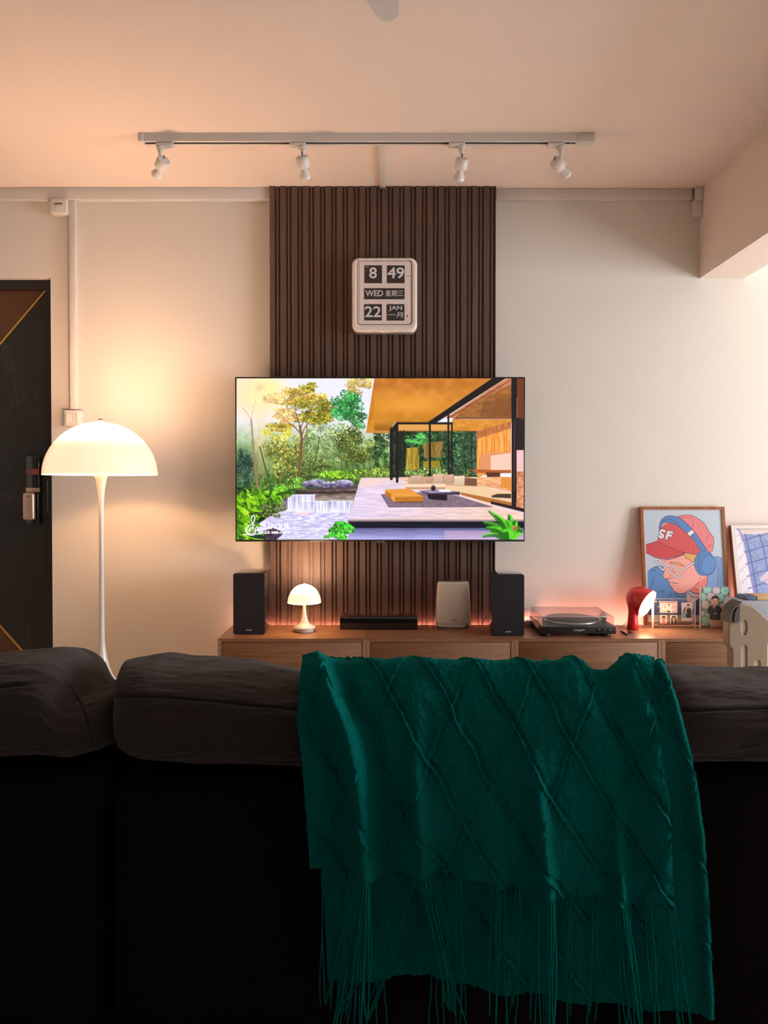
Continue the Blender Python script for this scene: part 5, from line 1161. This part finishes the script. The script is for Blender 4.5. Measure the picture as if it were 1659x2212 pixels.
def strip(pts, wid, th, mat, name, parent, lab=None):
    m = MB(); rings = []
    P = smooth(pts, 5)
    for i, p in enumerate(P):
        q_ = P[min(i + 1, len(P) - 1)]; r_ = P[max(i - 1, 0)]; tx_, tz_ = q_[0] - r_[0], q_[1] - r_[1]; L = math.hypot(tx_, tz_); nx_, nz_ = -tz_ / L * th, tx_ / L * th
        rings.append([(p[0], wid[0], p[1]), (p[0], wid[1], p[1]), (p[0] + nx_, wid[1], p[1] + nz_), (p[0] + nx_, wid[0], p[1] + nz_)])
    m.rings(rings, smooth=False); return put(name, m, mat, parent, label=lab)
strip([gp(*q_) for q_ in ((1575.5, 1345), (1577.5, 1329), (1583, 1316), (1590.5, 1308), (1600.5, 1301.5))], (GY - 0.012, GY + 0.07), 0.006, 'strap', 'strap_band', st_)
m = MB(); pts_ = [gp(*q_) for q_ in ((1583, 1343), (1592, 1345.5), (1595, 1338), (1596, 1311), (1590, 1313), (1585, 1322))]
m.prism(pts_, GY - 0.012, GY - 0.001); put('strap_flap', m, 'strap', st_)
# grey basket with things on top, standing on the cabinet
bky = 3.56; x0, x1 = XA(1594, bky), XA(1712, bky)
zt_b = ZA(1299, bky)
bk = thing('storage_bag', 'soft grey blue storage bag on cabinet behind playpen panel', 'storage bag', ((x0 + x1) / 2, bky + .08, CT))
put('bag_body', MB().bbox(x0, x1, bky, bky + 0.16, CT, zt_b, 0.022, 5), 'greyfab', bk)
put('seam', MB().tube([(XA(1626, bky), bky - .001, CT + .02), (XA(1626, bky), bky - .001, zt_b - .02), (XA(1626, bky), bky + .02, zt_b + .0005)], 0.0012, 6), 'framewhite', bk)
tag(put('folded_cloth', MB().bbox(XA(1613, bky + .03), XA(1636, bky + .03), bky + .03, bky + .14, zt_b, ZA(1289, bky + .03), 0.006, 3), 'navy'), 'dark blue folded cloth on top of grey storage bag', 'cloth')
tag(put('card_box', MB().bbox(XA(1637, bky + .03), XA(1700, bky + .03), bky + .03, bky + .14, zt_b, ZA(1288, bky + .03), 0.002, 2), 'tan'), 'tan card box on top of grey storage bag', 'box')

# ================================================================== SOFA
sofa = thing('sofa', 'dark charcoal fabric sofa seen from behind, throw over its back', 'sofa', (-0.06, 1.7, 0))
def interp(x, pts): xs, ys = zip(*pts); return np.interp(x, xs, ys)
def cushion(x0, x1, sil, seam, Yc, a_, zb, seed, ns=300, nt=420):
    u = np.linspace(0, 1, ns); s = 0.5 - 0.5 * np.cos(PI * u); s = 0.35 * u + 0.65 * s
    X = x0 + (x1 - x0) * s
    ee = np.clip(1 - np.abs(2 * s - 1) ** 9, 0, 1) ** (1 / 3.2)
    th = np.linspace(0, 2 * PI, nt, endpoint=False); n_ = 2.9
    cth = np.sign(np.cos(th)) * np.abs(np.cos(th)) ** (2 / n_); sth = np.sign(np.sin(th)) * np.abs(np.sin(th)) ** (2 / n_)
    ztop = np.full(ns, 0.74)
    for it in range(14):
        zc = (zb + ztop) / 2; b_ = (ztop - zb) / 2
        Yv = Yc + a_ * ee[None, :] * cth[:, None]; Zv = zc[None, :] + b_[None, :] * np.where(sth[:, None] > 0, 1.0, (0.3 + 0.7 * ee)[None, :]) * sth[:, None]
        px, py = proj(X[None, :] + 0 * Yv, Yv, Zv); pm = py.min(0); tgt = interp(px[np.argmin(py, 0), np.arange(ns)], sil)
        ztop = np.clip(ztop + np.clip((pm - tgt), -60, 60) * 1.35 / F * .8, 0.5, 0.85)
    kern = np.ones(9) / 9; zs = np.convolve(np.pad(ztop, 4, 'edge'), kern, 'valid'); ztop = zs
    zc = (zb + ztop) / 2; b_ = (ztop - zb) / 2
    eb = (0.30 + 0.70 * ee)
    Yv = Yc + a_ * ee[None, :] * cth[:, None]; Zv = zc[None, :] + b_[None, :] * np.where(sth[:, None] > 0, 1.0, eb[None, :]) * sth[:, None]
    Xv = X[None, :] + 0 * Yv
    ny, nz = np.cos(th)[:, None] + 0 * Yv, np.sin(th)[:, None] + 0 * Yv
    tt_ = th[:, None] * 0.28 / 1.0
    d_ = 0.006 * fbm(Xv * 6, tt_ * 9, seed) + 0.004 * fbm(Xv * 24 + tt_ * 14, tt_ * 16, seed + 5)
    d_ *= np.clip(ee, 0, 1)[None, :]
    px, py = proj(Xv, Yv, Zv); sy = interp(px, seam)
    rear = (Yv < Yc - a_ * .3)
    d_ = d_ - 0.0048 * np.exp(-((py - sy) / 2.6) ** 2) * rear + 0.002 * np.exp(-((py - sy + 9) / 7) ** 2) * rear
    V = np.stack([Xv, Yv + ny * d_, Zv + nz * d_], -1)          # (nt, ns, 3)
    return grid_obj('headrest_cushion', V.transpose(1, 0, 2), 'sofa', sofa, closed_u=True)
ca, cy_, cbz = 0.155, 1.405, 0.560
cushion(-1.34, XA(226, 1.28), [(-300, 1425), (0, 1411), (60, 1404), (120, 1398), (165, 1399), (190, 1405), (210, 1420), (224, 1440), (232, 1470)],
        [(-300, 1492), (0, 1483), (60, 1476), (110, 1472), (135, 1476), (155, 1492), (180, 1530), (200, 1600), (230, 1700)], cy_, ca, ZA(1662, 1.26), 3)
cushion(XA(204, 1.26), XA(1316, 1.30), [(205, 1530), (225, 1478), (240, 1450), (262, 1428), (300, 1420), (370, 1411), (420, 1418), (500, 1421), (560, 1427), (650, 1445), (800, 1452), (1200, 1462), (1290, 1470), (1310, 1500)],
        [(200, 1640), (208, 1560), (222, 1520), (245, 1506), (300, 1505), (360, 1506), (450, 1514), (560, 1526), (650, 1534), (1300, 1540)], cy_, ca, ZA(1682, 1.26), 23)
cushion(XA(1306, 1.28), 1.26, [(1300, 1500), (1330, 1465), (1400, 1436), (1430, 1434), (1470, 1437), (1520, 1441), (1580, 1443), (1659, 1441), (1800, 1445), (2300, 1450)],
        [(1300, 1540), (1480, 1536), (1560, 1534), (1659, 1530), (1800, 1528)], cy_, ca, ZA(1674, 1.26), 43)
def softbox(name, x0, x1, y0, y1, z0, z1, r, mat, seed=0, n=44):
    bm = bmesh.new(); bmesh.ops.create_cube(bm, size=1)
    for v in bm.verts: v.co = Vector(((x0 + x1) / 2 + v.co.x * (x1 - x0), (y0 + y1) / 2 + v.co.y * (y1 - y0), (z0 + z1) / 2 + v.co.z * (z1 - z0)))
    bmesh.ops.bevel(bm, geom=bm.edges[:] + bm.verts[:], offset=r, segments=6, affect='EDGES', profile=0.5)
    bm.verts.index_update(); m = MB(); m.add([v.co[:] for v in bm.verts], [[v.index for v in f.verts] for f in bm.faces], True); bm.free()
    return put(name, m, mat, sofa)
g1, g2 = XA(226, 1.27), XA(1312, 1.27)
for x0, x1, zt2 in ((-1.32, g1 - .005, ZA(1666, 1.27)), (g1 + .006, g2 - .005, ZA(1684, 1.27)), (g2 + .006, 1.24, ZA(1678, 1.27))):
    softbox('back_panel', x0, x1, 1.262, 1.50, 0.09, zt2, 0.035, 'sofa_shaded')
for x0, x1 in ((-1.32, g1 - .005), (g1 + .006, g2 - .005), (g2 + .006, 1.24)):
    softbox('seat_cushion', x0, x1, 1.56, 2.25, 0.26, 0.43, 0.04, 'sofa')
softbox('sofa_base', -1.32, 1.24, 1.52, 2.22, 0.09, 0.258, 0.02, 'sofa')
put('inner_frame', MB().box(-1.31, 1.23, 1.34, 1.54, 0.04, 0.50), 'sofa_shaded', sofa)
softbox('armrest', -1.52, -1.33, 1.30, 2.25, 0.09, 0.55, 0.05, 'sofa'); softbox('armrest', 1.25, 1.44, 1.30, 2.25, 0.09, 0.55, 0.05, 'sofa')
for x in (-1.42, 1.34):
    for y in (1.38, 2.15): put('leg', MB().lathe([(0.02, 0), (0.025, 0.10)], (x, y, 0), n=20), 'ink', sofa)

# ================================================================== THROW BLANKET
thr = thing('throw_blanket', 'teal fringed wool throw draped over back of charcoal sofa', 'blanket', (0.15, 1.24, 0.4))
base_path = smooth([(1.635, .50), (1.625, .60), (1.585, .695), (1.50, .752), (1.42, .768), (1.34, .755), (1.27, .722), (1.232, .67), (1.216, .61), (1.212, .54), (1.218, .45), (1.226, .32), (1.232, .18), (1.234, .05)], 24)
PB = np.array(base_path); sl = np.concatenate([[0], np.cumsum(np.hypot(*np.diff(PB, axis=0).T))])
SIL = [(640, 1470), (648, 1446), (656, 1428), (670, 1420), (690, 1416), (715, 1418), (760, 1426), (850, 1434), (930, 1441), (1000, 1446), (1080, 1442), (1130, 1439), (1180, 1443), (1220, 1446), (1250, 1448), (1275, 1453), (1300, 1462), (1320, 1456), (1345, 1444), (1375, 1433), (1400, 1431), (1415, 1434), (1430, 1442), (1445, 1456), (1470, 1490)]
EDL = [(1400, 655), (1440, 650), (1475, 645), (1560, 641), (1640, 652), (1750, 660), (1850, 668), (2000, 676), (2300, 690)]
EDR_top = [(1400, 1415), (1450, 1412), (1500, 1402), (1560, 1412), (1600, 1422), (1650, 1432), (1720, 1442), (1800, 1448), (1900, 1454), (2000, 1462)]
EDR_und = [(1400, 1424), (1440, 1436), (1480, 1453), (1530, 1470), (1580, 1483), (1640, 1497), (1700, 1506), (1800, 1517), (1900, 1526), (2000, 1532), (2120, 1538), (2300, 1544)]
HEM = [(640, 1855), (720, 1858), (780, 1868), (800, 1862), (870, 1868), (905, 1864), (960, 1868), (1010, 1874), (1060, 1884), (1110, 1893), (1160, 1906), (1200, 1905), (1250, 1912), (1300, 1916), (1340, 1932), (1380, 1938), (1420, 1938), (1470, 1944)]
def gau(x, w): return np.exp(-(x / w) ** 2)
def make_layer(name, edr, hem, offs, seed, nu, nv, ends_low=False):
    u = np.linspace(0, 1, nu)[None, :]
    # hem arc length per column
    Lg = np.interp(0, [0], [0])
    Yp, Zp = PB[:, 0], PB[:, 1]; _, pyp = proj(0 * Yp, Yp, Zp)
    iap = np.argmin(pyp)
    Rb = interp(1900 if not ends_low else 2150, edr); Lb = interp(1900, EDL)
    pxh = Lb + (Rb - Lb) * u[0]
    hy = interp(pxh, hem)
    sh = np.interp(hy, pyp[iap:], sl[iap:])
    sfrom = sl[int(24 * 1.0)] if not ends_low else sl[24]
    v = np.linspace(0, 1, nv)[:, None]
    A = sfrom + (sh[None, :] - sfrom) * v
    Y = np.interp(A, sl, Yp) + 0 * u; Z = np.interp(A, sl, Zp) + 0 * u
    dY = np.interp(A + .004, sl, Yp) - np.interp(A - .004, sl, Yp); dZ = np.interp(A + .004, sl, Zp) - np.interp(A - .004, sl, Zp)
    L = np.hypot(dY, dZ) + 1e-9; ny, nz = dZ / L, -dY / L          # outward: away from sofa
    Y = Y + ny * offs; Z = Z + nz * offs
    s_ap = sl[iap]
    dz = np.zeros(nu)
    for it in range(10):
        wt = np.clip(1 - np.maximum(A - s_ap, 0) / 0.20, 0, 1) ** 1.5 * np.clip(1 - np.maximum(s_ap - A, 0) / 0.25, 0, 1) ** .5
        Zc = Z + dz[None, :] * wt
        _, py = proj(0 * Y, Y, Zc)
        pyE = np.where(A < s_ap, py.min(0)[None, :], py)
        Lx = interp(pyE, EDL); Rx = interp(pyE, edr)
        if 'under' in name: Lx = Lx + 26
        Xp = Lx + (Rx - Lx) * u
        top = py.min(0); pxt = Xp[np.argmin(py, 0), np.arange(nu)]
        dz = dz + (top - interp(pxt, SIL) - (3.0 if 'under' in name else 0.0)) * 1.38 / F * .8
        dz = np.convolve(np.pad(dz, 3, 'edge'), np.ones(7) / 7, 'valid')
    X = (Xp - CX) / F * (Y * cP - (Zc - CAMZ) * sP)
    dist = np.maximum(A - s_ap, 0)
    low = np.clip(dist / 0.35, 0, 1)
    PXf, PYf = Xp, py
    f = np.zeros_like(X)
    if 'under' not in name:
        c1 = interp(PYf, [(1420, 688), (1450, 694), (1500, 712), (1560, 742), (1600, 757), (1650, 768), (1750, 781), (1900, 790)])
        f += 0.040 * gau(PXf - c1, 15 + 10 * low) * np.clip((PYf - 1405) / 60, 0.15, 1) - 0.016 * gau(PXf - c1 - 46, 26) * low - 0.010 * gau(PXf - c1 + 44, 26) * low
        c1b = interp(PYf, [(1500, 735), (1545, 748), (1600, 757)]); f -= 0.010 * gau(PXf - c1b - 14, 12) * gau(PYf - 1530, 45) 
        c2 = interp(PYf, [(1560, 895), (1700, 898), (1800, 908), (1900, 912)]); f += 0.028 * gau(PXf - c2, 22) * np.clip((PYf - 1560) / 150, 0, 1)
        c3 = interp(PYf, [(1600, 1150), (1700, 1158), (1850, 1172), (1920, 1178)]); f += 0.028 * gau(PXf - c3, 19) * np.clip((PYf - 1600) / 150, 0, 1)
        c4 = interp(PYf, [(1700, 1330), (1850, 1338), (1940, 1340)]); f += 0.024 * gau(PXf - c4, 18) * np.clip((PYf - 1700) / 150, 0, 1)
        c5 = interp(PYf, [(1450, 1302), (1500, 1318), (1560, 1338), (1620, 1350), (1700, 1362), (1800, 1372)])
        f -= 0.030 * gau(PXf - c5, 20 + 26 * low) * np.clip(1.15 - low * .7, 0, 1)
        f += 0.014 * gau(PXf - c5 + 62, 30) * np.clip(1 - low, 0, 1) * np.clip(dist / .04, 0, 1)
        f += 0.012 * gau(PXf - c5 - 58, 22) * np.clip(1.2 - low, 0, 1)
        f += 0.012 * np.sin(PXf / 31 + 0.5 * fbm(PXf / 60, PYf / 200, 3)) * low * np.clip((PYf - 1650) / 250, 0, 1) * .55
        f += 0.012 * gau(PXf - 1075, 14) * np.clip((PYf - 1830) / 60, 0, 1)
    else:
        f += 0.006 * np.sin(PXf / 24 + 2 * fbm(PXf / 60, PYf / 220, 8)) * low
        ce = interp(PYf, EDR_und); f += 0.010 * gau(PXf - ce + 10, 10); f -= 0.006 * gau(PXf - ce + 45, 12)
    f += 0.010 * fbm(PXf / 90, PYf / 150, seed) * np.clip(dist / .05, .3, 1) + 0.003 * fbm(PXf / 22, PYf / 26, seed + 3)
    # woven raised diamond lines
    xs_ = PXf + 14 * fbm(PXf / 80, PYf / 80, 31)
    jag = 3.0 * fbm(PXf / 7, PYf / 7, 37)
    d1_ = ((xs_ - 640) - (A - s_ap) * 1225 * .68 + jag) / 112.0; d2_ = ((xs_ - 640) + (A - s_ap) * 1225 * .50 - 40 + jag) / 150.0
    def ridge(q_, w_): r_ = q_ - np.round(q_); return np.exp(-(r_ / w_) ** 2) - 0.6 * np.exp(-((r_ - w_ * 2.0) / (w_ * 1.6)) ** 2)
    rd = 0.0048 * ridge(d1_, 0.030) + 0.0030 * ridge(d2_, 0.022)
    rd *= 0.7 + 1.1 * np.clip(fbm(PXf / 30, PYf / 30, 41) + .5, 0, 1)
    f += rd + 0.0013 * fbm(PXf / 3.2, PYf / 3.2, 43)
    f = np.maximum(f, -0.020 if 'under' not in name else -0.006)
    Yf = Y + ny * f; Zf = Zc + nz * f
    V = np.stack([X, Yf, Zf], -1)
    o = grid_obj('wool_layer', V, 'throw', thr)
    return o, V, PXf
lay1, V1, PX1 = make_layer('top', EDR_top, HEM, 0.028, 60, 620, 560)
lay2, V2, PX2 = make_layer('under', EDR_und, [(0, 2120), (780, 2115), (900, 2100), (1000, 2130), (1500, 2190), (1600, 2200)], 0.004, 90, 480, 460, True)
lay1['label'] = 'shorter outer fold of the throw'; lay2['label'] = 'longer inner fold of the throw'
# tassels
def strand(p0, length, seed, r=0.0011, drift=0.0, curl=None):
    rr = np.random.default_rng(seed); n = 16; pts = []
    ph1, ph2 = rr.random(2) * 6.28; amp = .002 + .004 * rr.random()
    for i in range(n + 1):
        t_ = i / n; x = p0[0] + drift * t_ + amp * math.sin(ph1 + 5 * t_) * t_; y = min(p0[1] + .002 + 0.003 * math.sin(ph2 + 4 * t_) * t_, 1.252); z = p0[2] - length * t_
        pts.append((x, y - .002, z))
    if curl:
        pts = [(p0[0] + a_, p0[1], p0[2] + b_) for a_, b_ in curl]; pts = smooth3(pts)
    return MB().tube(pts, r, 6)
def smooth3(p): 
    q_ = smooth([(a_[0], a_[2]) for a_ in p], 4); return [(a_[0], p[0][1], a_[1]) for a_ in q_]
hemV = V1[-1]; hpx = PX1[-1]; rr = np.random.default_rng(4)
cl = [(775, 9, -.03), (790, 6, 0), (880, 4, -.10), (895, 4, -.07), (912, 6, .05), (935, 5, .03), (990, 4, 0), (1068, 4, 0), (1090, 2, 0), (1125, 4, -.01), (1165, 6, 0), (1185, 5, .0), (1230, 3, 0), (1290, 4, -.01), (1325, 3, .02), (1345, 5, .03), (1365, 2, 0), (1400, 3, .02), (1425, 4, .04), (1450, 4, .03), (700, 3, 0), (740, 3, 0)]
k = 0
for cpx, n_, dr in cl:
    for j in range(n_):
        px = cpx + (j - n_ / 2) * 4.6 + rr.random() * 3; i = int(np.argmin(np.abs(hpx - px))); p0 = hemV[i]; k += 1
        L_ = (0.10 + 0.15 * rr.random()) if k % 5 == 0 else (0.20 + 0.05 * rr.random())
        put('tassel', strand((p0[0], p0[1], p0[2] + .006), L_, 100 + k, .0009 + .0006 * rr.random(), dr * L_ / .22 + .012 * (rr.random() - .5)), 'tassel', thr)
i = int(np.argmin(np.abs(hpx - 1292))); p0 = hemV[i]
put('tassel', strand((p0[0], p0[1] - .004, p0[2]), .2, 7, .0013, curl=[(0, 0), (-.002, -.06), (0, -.11), (.012, -.15), (.03, -.165), (.047, -.155), (.052, -.148)]), 'tassel', thr)
hem2 = V2[-1]
for j, u_ in enumerate((.10, .13, .15, .27, .285, .30)):
    p0 = hem2[int(u_ * 479)]; put('tassel', strand((p0[0], p0[1] - .001, p0[2] + .004), .10, 300 + j, .0012), 'tassel', thr)
# wool fuzz on the outer fold and the visible strip of the inner fold
def fuzz(Vs, n, seed, umin=0.0, length=.0050):
    r = np.random.default_rng(seed); H_, W_, _ = Vs.shape
    du = np.gradient(Vs, axis=1); dv = np.gradient(Vs, axis=0); N = np.cross(du, dv); N /= np.linalg.norm(N, axis=-1, keepdims=True) + 1e-9
    if N[H_ // 2, W_ // 2, 1] > 0: N = -N
    j = (H_ * (0.15 + 0.84 * r.random(n) ** 1.3)).astype(int); i = (W_ * (umin + (0.998 - umin) * r.random(n))).astype(int)
    P = Vs[j, i]; Nn = N[j, i]; T = r.normal(size=(n, 3)); T /= np.linalg.norm(T, axis=1, keepdims=True)
    d_ = Nn * .8 + T * .75; d_ /= np.linalg.norm(d_, axis=1, keepdims=True); side = np.cross(d_, r.normal(size=(n, 3))); side /= np.linalg.norm(side, axis=1, keepdims=True)
    L_ = length * (0.4 + r.random(n))[:, None]; w_ = .00017
    V = np.stack([P - side * w_, P + side * w_, P + d_ * L_ + np.array([0, 0, -.0006])], 1).reshape(-1, 3)
    return V
Vf = np.concatenate([fuzz(V1, 42000, 1), fuzz(V2, 9000, 2, .86)]) - np.array(thr.location[:])
me = bpy.data.meshes.new('wool_fuzz'); nf = len(Vf) // 3
me.vertices.add(len(Vf)); me.vertices.foreach_set('co', Vf.astype(np.float32).ravel()); me.loops.add(nf * 3); me.loops.foreach_set('vertex_index', np.arange(nf * 3, dtype=np.int32))
me.polygons.add(nf); me.polygons.foreach_set('loop_start', (np.arange(nf) * 3).astype(np.int32)); me.update(calc_edges=True); me.materials.append(M['fuzz'])
fo = bpy.data.objects.new('wool_fuzz', me); COL.objects.link(fo); fo.parent = thr; fo['kind'] = 'stuff'
